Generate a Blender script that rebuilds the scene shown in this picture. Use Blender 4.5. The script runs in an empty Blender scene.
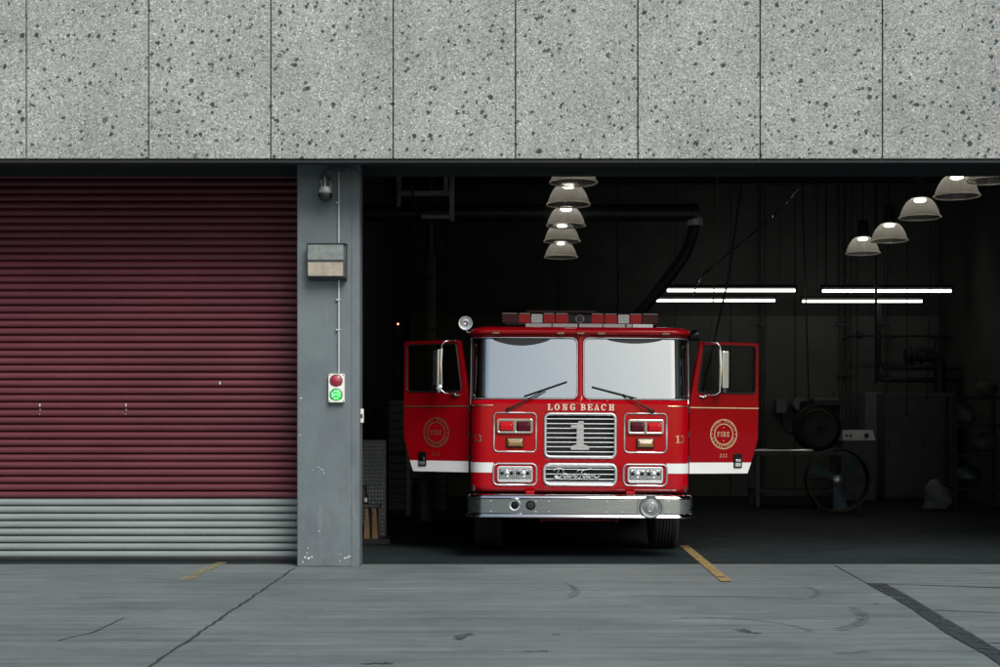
import bpy, bmesh, math, random
from mathutils import Vector, Matrix
from mathutils.geometry import delaunay_2d_cdt, tessellate_polygon

random.seed(7)
PI = math.pi
R = math.radians
scene = bpy.context.scene
col = scene.collection

# ------------------------------------------------------------------ camera
F, HX, HY, CAMZ = 1389.0, 530.0, 432.0, 1.4        # focal length, vanishing point (photo pixels), eye height
cam_d = bpy.data.cameras.new('camera')
cam = bpy.data.objects.new('camera', cam_d)
col.objects.link(cam)
cam.location = (0, 0, CAMZ)
cam.rotation_euler = (PI / 2, 0, 0)
cam_d.sensor_width = 36.0
cam_d.lens = 36.0 * F / 1000.0
cam_d.shift_x = -(HX - 500.0) / 1000.0
cam_d.shift_y = (HY - 333.5) / 1000.0
cam_d.clip_end = 2000
scene.camera = cam

# ------------------------------------------------------------------ sky, sun, exposure
SUN_EL, SUN_AZ = R(45), R(152)
w = bpy.data.worlds.new('World')
scene.world = w
w.use_nodes = True
wn = w.node_tree
sky = wn.nodes.new('ShaderNodeTexSky')
sky.sky_type = 'NISHITA'
sky.sun_disc = False
sky.sun_elevation = SUN_EL
sky.sun_rotation = SUN_AZ
sky.air_density = 1.0
sky.dust_density = 3.0
sky.ozone_density = 0.35
wn.links.new(sky.outputs[0], wn.nodes['Background'].inputs[0])
wn.nodes['Background'].inputs[1].default_value = 0.06
sl = bpy.data.lights.new('sun', 'SUN')
sl.energy = 1.5
sl.angle = R(30)
sl.color = (0.985, 1.0, 0.965)
sun = bpy.data.objects.new('sun', sl)
col.objects.link(sun)
sun.location = (0, -20, 30)
sun.rotation_euler = (PI / 2 - SUN_EL, 0, PI - SUN_AZ)        # comes from behind the camera, a little from the right
vs = scene.view_settings
vs.view_transform = 'Standard'
vs.look = 'None'
vs.exposure = 0.85
vs.gamma = 1.0
vs.use_curve_mapping = False
scene.cycles.use_denoising = True
scene.cycles.max_bounces = 8
scene.cycles.sample_clamp_indirect = 4.0
scene.cycles.caustics_reflective = False
scene.cycles.caustics_refractive = False

# ------------------------------------------------------------------ helpers
def P(px, py, D):
    return Vector(((px - HX) / F * D, D, CAMZ + (HY - py) / F * D))
def G(px, py):                                       # pixel on the ground plane
    D = CAMZ * F / (py - HY)
    return Vector(((px - HX) / F * D, D, 0.0))

OFF = {}
def link(o, parent=None):
    col.objects.link(o)
    if parent is not None:
        o.parent = parent
        OFF[o] = OFF.get(parent, Vector((0, 0, 0)))
    else:
        OFF[o] = Vector((0, 0, 0))
    return o
def tag(o, label=None, cat=None, group=None, kind=None):
    if label: o['label'] = label
    if cat: o['category'] = cat
    if group: o['group'] = group
    if kind: o['kind'] = kind
    return o
def thing(name, label, cat, loc=(0, 0, 0), group=None, world=True):
    o = bpy.data.objects.new(name, None)
    o.empty_display_size = 0.1
    link(o)
    o.location = loc
    if world: OFF[o] = Vector(loc)
    return tag(o, label, cat, group)

class MB:
    def __init__(s):
        s.v, s.f = [], []
    def add(s, vs_, fs):
        n = len(s.v)
        s.v += [tuple(p) for p in vs_]
        s.f += [tuple(i + n for i in f) for f in fs]
        return s
    def box(s, x0, x1, y0, y1, z0, z1):
        vs_ = [(x, y, z) for z in (z0, z1) for y in (y0, y1) for x in (x0, x1)]
        return s.add(vs_, [(0, 2, 3, 1), (4, 5, 7, 6), (0, 1, 5, 4), (2, 6, 7, 3), (0, 4, 6, 2), (1, 3, 7, 5)])
    def rod(s, a, b, r, n=12, r2=None, caps=True):
        a, b = Vector(a), Vector(b)
        return s.rings([(a, r), (b, r if r2 is None else r2)], (b - a), n, caps)
    def rings(s, cr, axis, n=16, caps=True):
        ax = Vector(axis).normalized()
        t = Vector((0, 0, 1)) if abs(ax.z) < 0.9 else Vector((1, 0, 0))
        e1 = ax.cross(t).normalized(); e2 = ax.cross(e1)
        vs_, fs = [], []
        for c, r in cr:
            for k in range(n):
                a = 2 * PI * k / n
                vs_.append(Vector(c) + e1 * (r * math.cos(a)) + e2 * (r * math.sin(a)))
        m = len(cr)
        for i in range(m - 1):
            for k in range(n):
                k2 = (k + 1) % n
                fs.append((i * n + k, (i + 1) * n + k, (i + 1) * n + k2, i * n + k2))
        if caps:
            fs.append(tuple(range(n)))
            fs.append(tuple((m - 1) * n + k for k in reversed(range(n))))
        return s.add(vs_, fs)
    def lathe(s, c, axis, prof, n=24, caps=False):       # prof: (radius, distance along axis)
        ax = Vector(axis).normalized(); c = Vector(c)
        return s.rings([(c + ax * d, max(r, 1e-4)) for r, d in prof], ax, n, caps)
    def tube(s, pts, r, n=8, closed=False):
        pts = [Vector(p) for p in pts]
        m = len(pts)
        vs_, fs = [], []
        prev = None
        for i, p in enumerate(pts):
            if closed: d = pts[(i + 1) % m] - pts[i - 1]
            else: d = pts[min(i + 1, m - 1)] - pts[max(i - 1, 0)]
            if d.length < 1e-9: d = Vector((0, 0, 1))
            d.normalize()
            if prev is None:
                t = Vector((0, 0, 1)) if abs(d.z) < 0.9 else Vector((1, 0, 0))
                e1 = d.cross(t).normalized()
            else:
                e1 = (prev - d * prev.dot(d))
                e1 = e1.normalized() if e1.length > 1e-6 else d.orthogonal().normalized()
            prev = e1
            e2 = d.cross(e1)
            rr_ = r[i] if isinstance(r, (list, tuple)) else r
            for k in range(n):
                a = 2 * PI * k / n
                vs_.append(p + e1 * (rr_ * math.cos(a)) + e2 * (rr_ * math.sin(a)))
        for i in range(m if closed else m - 1):
            j = (i + 1) % m
            for k in range(n):
                k2 = (k + 1) % n
                fs.append((i * n + k, i * n + k2, j * n + k2, j * n + k))
        if not closed:
            fs.append(tuple(reversed(range(n))))
            fs.append(tuple((m - 1) * n + k for k in range(n)))
        return s.add(vs_, fs)
    def prism(s, poly, y0, y1, mp=lambda a, y, b: (a, y, b)):   # closed 2-D outline (x,z) given depth along y
        n = len(poly)
        vs_ = [mp(a, y0, b) for a, b in poly] + [mp(a, y1, b) for a, b in poly]
        fs = [tuple(range(n)), tuple(reversed(range(n, 2 * n)))]
        for k in range(n):
            k2 = (k + 1) % n
            fs.append((k, n + k, n + k2, k2))
        return s.add(vs_, fs)
    def cdt(s, outer, holes, ul, zl, mp):                 # sheet with holes in a (u,z) plane mapped to space
        pts, edges = [], []
        for loop in [outer] + holes:
            b = len(pts); n = len(loop)
            pts += [Vector((float(p[0]), float(p[1]))) for p in loop]
            edges += [(b + k, b + (k + 1) % n) for k in range(n)]
        for u in ul:
            for z in zl:
                if inside((u, z), outer): pts.append(Vector((u, z)))
        V, E, Fc, *_ = delaunay_2d_cdt(pts, edges, [], 0, 1e-6)
        keep = []
        for f in Fc:
            c = ((V[f[0]][0] + V[f[1]][0] + V[f[2]][0]) / 3, (V[f[0]][1] + V[f[1]][1] + V[f[2]][1]) / 3)
            if inside(c, outer) and not any(inside(c, h) for h in holes): keep.append(tuple(f))
        return s.add([mp(p[0], p[1]) for p in V], keep)
    def build(s, name, m, parent=None, bevel=0.0, smooth=None, solid=0.0, seg=2, local=False):
        me = bpy.data.meshes.new(name)
        off = OFF.get(parent, Vector((0, 0, 0))) if parent is not None else Vector((0, 0, 0))
        if local: off = Vector((0, 0, 0))
        me.from_pydata([(p[0] - off.x, p[1] - off.y, p[2] - off.z) for p in s.v], [], s.f)
        bm = bmesh.new(); bm.from_mesh(me)
        bmesh.ops.recalc_face_normals(bm, faces=bm.faces)
        bm.to_mesh(me); bm.free()
        me.update()
        if smooth is not None:
            me.shade_smooth()
            me.set_sharp_from_angle(angle=R(smooth))
        me.materials.append(m)
        o = bpy.data.objects.new(name, me)
        link(o, parent)
        if solid:
            md = o.modifiers.new('thick', 'SOLIDIFY'); md.thickness = solid; md.offset = -1
        if bevel:
            md = o.modifiers.new('bevel', 'BEVEL'); md.width = bevel; md.segments = seg; md.limit_method = 'ANGLE'
            md.angle_limit = R(40); md.harden_normals = False
        return o
def inside(p, poly):
    x, z = p; c = False; n = len(poly); j = n - 1
    for i in range(n):
        xi, zi = poly[i]; xj, zj = poly[j]
        if (zi > z) != (zj > z) and x < (xj - xi) * (z - zi) / (zj - zi) + xi: c = not c
        j = i
    return c
def rr(x0, x1, z0, z1, r, n=5):
    out = []
    for cx, cz, a0 in ((x1 - r, z1 - r, 0), (x0 + r, z1 - r, 90), (x0 + r, z0 + r, 180), (x1 - r, z0 + r, 270)):
        for k in range(n + 1):
            a = R(a0 + 90 * k / n)
            out.append((cx + r * math.cos(a), cz + r * math.sin(a)))
    return out
def circ(cx, cz, r, n=24, rz=None):
    return [(cx + r * math.cos(2 * PI * k / n), cz + (rz or r) * math.sin(2 * PI * k / n)) for k in range(n)]
def copy_tree(o, parent=None):
    c = o.copy()
    col.objects.link(c)
    if parent is not None: c.parent = parent
    for ch in list(o.children): copy_tree(ch, c)
    return c

# ------------------------------------------------------------------ materials
def mat(name, c, rough=0.5, metal=0.0, var=0.0, vs_=4.0, bump=0.0, bs=40.0, coat=0.0, spec=None, rvar=0.0, stretch=None, emit=None, es=0.0):
    m = bpy.data.materials.new(name); m.use_nodes = True
    nt = m.node_tree; b = nt.nodes['Principled BSDF']
    b.inputs['Base Color'].default_value = (*c, 1)
    b.inputs['Roughness'].default_value = rough
    b.inputs['Metallic'].default_value = metal
    if coat:
        b.inputs['Coat Weight'].default_value = coat; b.inputs['Coat Roughness'].default_value = 0.04
    if spec is not None: b.inputs['Specular IOR Level'].default_value = spec
    if emit:
        b.inputs['Emission Color'].default_value = (*emit, 1); b.inputs['Emission Strength'].default_value = es
    if var or bump or rvar:
        tc = nt.nodes.new('ShaderNodeTexCoord'); mp = nt.nodes.new('ShaderNodeMapping')
        nt.links.new(tc.outputs['Object'], mp.inputs[0])
        if stretch: mp.inputs['Scale'].default_value = stretch
    if var or rvar:
        n = nt.nodes.new('ShaderNodeTexNoise'); n.inputs['Scale'].default_value = vs_; n.inputs['Detail'].default_value = 6
        n.inputs['Roughness'].default_value = 0.65
        nt.links.new(mp.outputs[0], n.inputs['Vector'])
    if var:
        r = nt.nodes.new('ShaderNodeValToRGB')
        r.color_ramp.elements[0].position = 0.3; r.color_ramp.elements[1].position = 0.7
        r.color_ramp.elements[0].color = (*[x * (1 - var) for x in c], 1)
        r.color_ramp.elements[1].color = (*[min(1, x * (1 + var)) for x in c], 1)
        nt.links.new(n.outputs['Fac'], r.inputs[0]); nt.links.new(r.outputs[0], b.inputs['Base Color'])
    if rvar:
        mr = nt.nodes.new('ShaderNodeMapRange')
        mr.inputs['From Min'].default_value = 0.3; mr.inputs['From Max'].default_value = 0.7
        mr.inputs['To Min'].default_value = max(0.02, rough - rvar); mr.inputs['To Max'].default_value = rough + rvar
        nt.links.new(n.outputs['Fac'], mr.inputs[0]); nt.links.new(mr.outputs[0], b.inputs['Roughness'])
    if bump:
        n2 = nt.nodes.new('ShaderNodeTexNoise'); n2.inputs['Scale'].default_value = bs; n2.inputs['Detail'].default_value = 4
        nt.links.new(mp.outputs[0], n2.inputs['Vector'])
        bp = nt.nodes.new('ShaderNodeBump'); bp.inputs['Strength'].default_value = bump; bp.inputs['Distance'].default_value = 0.01
        nt.links.new(n2.outputs['Fac'], bp.inputs['Height']); nt.links.new(bp.outputs[0], b.inputs['Normal'])
    return m

def ramp(nt, src, stops):
    r = nt.nodes.new('ShaderNodeValToRGB'); e = r.color_ramp.elements
    while len(e) < len(stops): e.new(0.5)
    for k, (p, c) in enumerate(stops):
        e[k].position = p; e[k].color = (c, c, c, 1) if isinstance(c, (int, float)) else (*c, 1)
    nt.links.new(src, r.inputs[0])
    return r.outputs[0]
def mixc(nt, fac, a, b, mode='MIX'):
    m = nt.nodes.new('ShaderNodeMix'); m.data_type = 'RGBA'; m.blend_type = mode
    for sock, val in ((m.inputs['Factor'], fac), (m.inputs['A'], a), (m.inputs['B'], b)):
        if isinstance(val, (int, float)): sock.default_value = val if sock.type == 'VALUE' else (val, val, val, 1)
        elif isinstance(val, tuple): sock.default_value = (*val, 1)
        else: nt.links.new(val, sock)
    return m.outputs['Result']
def noise(nt, vec, scale, detail=5, rough=0.6, stretch=None, dist=0.0):
    if stretch:
        mp = nt.nodes.new('ShaderNodeMapping'); mp.inputs['Scale'].default_value = stretch
        nt.links.new(vec, mp.inputs[0]); vec = mp.outputs[0]
    n = nt.nodes.new('ShaderNodeTexNoise'); n.inputs['Scale'].default_value = scale; n.inputs['Detail'].default_value = detail
    n.inputs['Roughness'].default_value = rough; n.inputs['Distortion'].default_value = dist
    nt.links.new(vec, n.inputs['Vector'])
    return n.outputs['Fac']
def voro(nt, vec, scale, feature='F1', rnd=1.0):
    v = nt.nodes.new('ShaderNodeTexVoronoi'); v.feature = feature; v.inputs['Scale'].default_value = scale
    v.inputs['Randomness'].default_value = rnd
    nt.links.new(vec, v.inputs['Vector'])
    return v
def newmat(name):
    m = bpy.data.materials.new(name); m.use_nodes = True
    nt = m.node_tree
    geo = nt.nodes.new('ShaderNodeNewGeometry')
    return m, nt, nt.nodes['Principled BSDF'], geo.outputs['Position']
def bumpn(nt, h, strength, dist):
    b = nt.nodes.new('ShaderNodeBump'); b.inputs['Strength'].default_value = strength; b.inputs['Distance'].default_value = dist
    nt.links.new(h, b.inputs['Height'])
    return b.outputs[0]

def mat_aggregate():
    m, nt, b, pos = newmat('exposed_aggregate')
    warp = noise(nt, pos, 17, 4)
    va = nt.nodes.new('ShaderNodeVectorMath'); va.operation = 'ADD'
    cx = nt.nodes.new('ShaderNodeCombineXYZ')
    mm = nt.nodes.new('ShaderNodeMath'); mm.operation = 'MULTIPLY'; mm.inputs[1].default_value = 0.06
    nt.links.new(warp, mm.inputs[0])
    for i in range(3): nt.links.new(mm.outputs[0], cx.inputs[i])
    nt.links.new(pos, va.inputs[0]); nt.links.new(cx.outputs[0], va.inputs[1])
    p2 = va.outputs[0]
    fine = voro(nt, pos, 78)
    sep = nt.nodes.new('ShaderNodeSeparateColor'); nt.links.new(fine.outputs['Color'], sep.inputs[0])
    c = ramp(nt, sep.outputs[0], [(0.0, (0.21, 0.23, 0.215)), (0.25, (0.35, 0.375, 0.35)), (0.65, (0.45, 0.475, 0.445)), (0.9, (0.54, 0.56, 0.525)), (1.0, (0.78, 0.79, 0.74))])
    # joints between pebbles
    ed = voro(nt, pos, 78, 'DISTANCE_TO_EDGE')
    ef = ramp(nt, ed.outputs['Distance'], [(0.0, 0.72), (0.16, 1.0)])
    c = mixc(nt, 1.0, c, ef, 'MULTIPLY')
    # scattered mid and dark stones, clustered
    clus = ramp(nt, noise(nt, pos, 2.3, 2), [(0.3, 0.0), (0.7, 1.0)])
    for sc_, lo, hi, colr in ((35.0, 0.83, 0.845, (0.10, 0.128, 0.13)), (21.0, 0.875, 0.89, (0.065, 0.088, 0.092)), (13.0, 0.905, 0.92, (0.042, 0.06, 0.064)), (44.0, 0.945, 0.95, (0.70, 0.72, 0.68))):
        v = voro(nt, p2, sc_)
        s2 = nt.nodes.new('ShaderNodeSeparateColor'); nt.links.new(v.outputs['Color'], s2.inputs[0])
        pick = nt.nodes.new('ShaderNodeMath'); pick.operation = 'MULTIPLY_ADD'; pick.inputs[1].default_value = 0.045; 
        nt.links.new(clus, pick.inputs[0]); nt.links.new(s2.outputs[1], pick.inputs[2])
        f = ramp(nt, pick.outputs[0], [(lo, 0.0), (hi, 1.0)])
        rad = nt.nodes.new('ShaderNodeMath'); rad.operation = 'MULTIPLY_ADD'; rad.inputs[1].default_value = -0.30; 
        nt.links.new(s2.outputs[2], rad.inputs[0]); rad.inputs[2].default_value = 0.42
        lt = nt.nodes.new('ShaderNodeMath'); lt.operation = 'LESS_THAN'
        nt.links.new(v.outputs['Distance'], lt.inputs[0]); nt.links.new(rad.outputs[0], lt.inputs[1])
        mu = nt.nodes.new('ShaderNodeMath'); mu.operation = 'MULTIPLY'
        nt.links.new(f, mu.inputs[0]); nt.links.new(lt.outputs[0], mu.inputs[1])
        c = mixc(nt, mu.outputs[0], c, colr)
    big = ramp(nt, noise(nt, pos, 1.1, 6, 0.65), [(0.3, 0.80), (0.7, 1.08)])
    c = mixc(nt, 1.0, c, big, 'MULTIPLY')
    drip = ramp(nt, noise(nt, pos, 2.2, 5, 0.6, (1, 1, 0.16)), [(0.3, 0.86), (0.65, 1.0)])
    c = mixc(nt, 1.0, c, drip, 'MULTIPLY')
    nt.links.new(c, b.inputs['Base Color'])
    b.inputs['Roughness'].default_value = 0.75
    nt.links.new(bumpn(nt, ed.outputs['Distance'], 0.6, 0.006), b.inputs['Normal'])
    return m

def mat_apron():
    m, nt, b, pos = newmat('broomed_concrete')
    c = ramp(nt, noise(nt, pos, 0.55, 6, 0.6), [(0.25, (0.138, 0.168, 0.170)), (0.75, (0.222, 0.255, 0.250))])
    br = ramp(nt, noise(nt, pos, 5.0, 6, 0.7, (0.10, 1.6, 1)), [(0.3, 0.62), (0.7, 1.2)])
    c = mixc(nt, 1.0, c, br, 'MULTIPLY')
    br2 = ramp(nt, noise(nt, pos, 40.0, 3, 0.7, (0.05, 1.2, 1)), [(0.2, 0.88), (0.8, 1.08)])
    c = mixc(nt, 1.0, c, br2, 'MULTIPLY')
    st = ramp(nt, noise(nt, pos, 1.3, 8, 0.72, (0.6, 1.5, 1), 0.6), [(0.56, 0.0), (0.74, 1.0)])
    c = mixc(nt, st, c, (0.095, 0.118, 0.122))
    mott = ramp(nt, noise(nt, pos, 9.0, 7, 0.75, (0.5, 1.3, 1)), [(0.3, 0.8), (0.7, 1.14)])
    c = mixc(nt, 1.0, c, mott, 'MULTIPLY')
    sp = voro(nt, pos, 5.5)
    s2 = nt.nodes.new('ShaderNodeSeparateColor'); nt.links.new(sp.outputs['Color'], s2.inputs[0])
    f1 = ramp(nt, s2.outputs[0], [(0.9, 0.0), (0.91, 1.0)])
    f2 = ramp(nt, sp.outputs['Distance'], [(0.05, 0.85), (0.11, 0.0)])
    mu = nt.nodes.new('ShaderNodeMath'); mu.operation = 'MULTIPLY'; nt.links.new(f1, mu.inputs[0]); nt.links.new(f2, mu.inputs[1])
    c = mixc(nt, mu.outputs[0], c, (0.06, 0.07, 0.072))
    grit = ramp(nt, noise(nt, pos, 70.0, 2, 0.5), [(0.3, 0.88), (0.7, 1.1)])
    c = mixc(nt, 1.0, c, grit, 'MULTIPLY')
    stk = ramp(nt, noise(nt, pos, 1.6, 7, 0.7, (0.22, 1.5, 1), 0.3), [(0.52, 0.0), (0.68, 0.55)])
    c = mixc(nt, stk, c, (0.085, 0.103, 0.108))
    nt.links.new(c, b.inputs['Base Color'])
    b.inputs['Roughness'].default_value = 0.62
    b.inputs['Specular IOR Level'].default_value = 0.35
    h = noise(nt, pos, 60, 4, 0.7, (0.12, 1, 1))
    nt.links.new(bumpn(nt, h, 0.35, 0.004), b.inputs['Normal'])
    return m

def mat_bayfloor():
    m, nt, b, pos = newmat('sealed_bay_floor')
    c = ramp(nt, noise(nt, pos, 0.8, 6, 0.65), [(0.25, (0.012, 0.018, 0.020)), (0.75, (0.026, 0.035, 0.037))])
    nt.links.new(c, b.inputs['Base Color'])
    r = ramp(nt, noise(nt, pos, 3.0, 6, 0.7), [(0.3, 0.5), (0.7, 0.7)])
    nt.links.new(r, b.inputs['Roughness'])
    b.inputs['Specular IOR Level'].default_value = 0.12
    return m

def mat_pillar():
    m, nt, b, pos = newmat('painted_pillar_concrete')
    c = ramp(nt, noise(nt, pos, 2.2, 7, 0.68), [(0.25, (0.115, 0.142, 0.155)), (0.75, (0.165, 0.195, 0.205))])
    sx = nt.nodes.new('ShaderNodeSeparateXYZ'); nt.links.new(pos, sx.inputs[0])
    lowf = ramp(nt, sx.outputs['Z'], [(0.0, 1.0), (1.0, 0.0)])
    dirt = ramp(nt, noise(nt, pos, 5.0, 7, 0.7, (1, 1, 0.45)), [(0.48, 0.0), (0.7, 1.0)])
    mu = nt.nodes.new('ShaderNodeMath'); mu.operation = 'MULTIPLY'; nt.links.new(dirt, mu.inputs[0])
    lw = nt.nodes.new('ShaderNodeMapRange'); lw.inputs['From Min'].default_value = 2.2; lw.inputs['From Max'].default_value = 0.0
    lw.inputs['To Min'].default_value = 0.1; lw.inputs['To Max'].default_value = 0.75
    nt.links.new(sx.outputs['Z'], lw.inputs[0]); nt.links.new(lw.outputs[0], mu.inputs[1])
    c = mixc(nt, mu.outputs[0], c, (0.085, 0.10, 0.108))
    scr = ramp(nt, noise(nt, pos, 9.0, 4, 0.6, (1, 1, 0.12)), [(0.62, 0.0), (0.7, 0.6)])
    c = mixc(nt, scr, c, (0.2, 0.225, 0.235))
    nt.links.new(c, b.inputs['Base Color'])
    b.inputs['Roughness'].default_value = 0.6
    nt.links.new(bumpn(nt, noise(nt, pos, 25, 6, 0.7), 0.25, 0.01), b.inputs['Normal'])
    return m

def mat_slat(name, c0, c1, chip):
    m, nt, b, pos = newmat(name)
    c = ramp(nt, noise(nt, pos, 1.4, 6, 0.6, (0.5, 1, 1.2)), [(0.25, c0), (0.75, c1)])
    st = ramp(nt, noise(nt, pos, 7.0, 6, 0.7, (0.12, 1, 2.2)), [(0.35, 0.85), (0.7, 1.12)])
    c = mixc(nt, 1.0, c, st, 'MULTIPLY')
    ch = ramp(nt, noise(nt, pos, 26.0, 5, 0.75, (0.25, 1, 1.6)), [(0.715, 0.0), (0.74, 0.75)])
    c = mixc(nt, ch, c, chip)
    sx = nt.nodes.new('ShaderNodeSeparateXYZ'); nt.links.new(pos, sx.inputs[0])
    nt.links.new(c, b.inputs['Base Color'])
    b.inputs['Roughness'].default_value = 0.5
    b.inputs['Specular IOR Level'].default_value = 0.4
    nt.links.new(bumpn(nt, noise(nt, pos, 6, 3, 0.6, (0.3, 1, 1)), 0.25, 0.02), b.inputs['Normal'])
    return m

def mat_glass(name, tint, refl, rough=0.02, ior=1.5):
    m = bpy.data.materials.new(name); m.use_nodes = True
    nt = m.node_tree; nt.nodes.clear()
    out = nt.nodes.new('ShaderNodeOutputMaterial')
    tr = nt.nodes.new('ShaderNodeBsdfTransparent'); tr.inputs[0].default_value = (*tint, 1)
    gl = nt.nodes.new('ShaderNodeBsdfGlossy'); gl.inputs['Roughness'].default_value = rough
    gl.inputs[0].default_value = (0.92, 1.0, 0.95, 1)
    fr = nt.nodes.new('ShaderNodeFresnel'); fr.inputs[0].default_value = ior
    ad = nt.nodes.new('ShaderNodeMath'); ad.operation = 'ADD'; ad.use_clamp = True; ad.inputs[1].default_value = refl
    nt.links.new(fr.outputs[0], ad.inputs[0])
    mx = nt.nodes.new('ShaderNodeMixShader')
    nt.links.new(ad.outputs[0], mx.inputs[0]); nt.links.new(tr.outputs[0], mx.inputs[1]); nt.links.new(gl.outputs[0], mx.inputs[2])
    nt.links.new(mx.outputs[0], out.inputs[0])
    return m

def mat_decal(name, c, cover, scale, stretch=(1, 1, 1), rough=0.6, soft=0.12):
    m, nt, b, pos = newmat(name)
    b.inputs['Base Color'].default_value = (*c, 1); b.inputs['Roughness'].default_value = rough
    f = ramp(nt, noise(nt, pos, scale, 7, 0.7, stretch), [(cover - soft, 0.0), (cover + soft, 1.0)])
    nt.links.new(f, b.inputs['Alpha'])
    return m

def mat_shade(k=0.42):
    m = bpy.data.materials.new('ribbed_acrylic'); m.use_nodes = True
    nt = m.node_tree; nt.nodes.clear()
    out = nt.nodes.new('ShaderNodeOutputMaterial')
    tr = nt.nodes.new('ShaderNodeBsdfTransparent'); tr.inputs[0].default_value = (0.8, 0.8, 0.8, 1)
    tl = nt.nodes.new('ShaderNodeBsdfTranslucent'); tl.inputs[0].default_value = (0.85, 0.83, 0.78, 1)
    gl = nt.nodes.new('ShaderNodeBsdfGlossy'); gl.inputs['Roughness'].default_value = 0.2
    mx = nt.nodes.new('ShaderNodeMixShader'); mx.inputs[0].default_value = k
    mx2 = nt.nodes.new('ShaderNodeMixShader'); mx2.inputs[0].default_value = 0.06
    nt.links.new(tr.outputs[0], mx.inputs[1]); nt.links.new(tl.outputs[0], mx.inputs[2])
    nt.links.new(mx.outputs[0], mx2.inputs[1]); nt.links.new(gl.outputs[0], mx2.inputs[2])
    nt.links.new(mx2.outputs[0], out.inputs[0])
    return m

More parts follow.
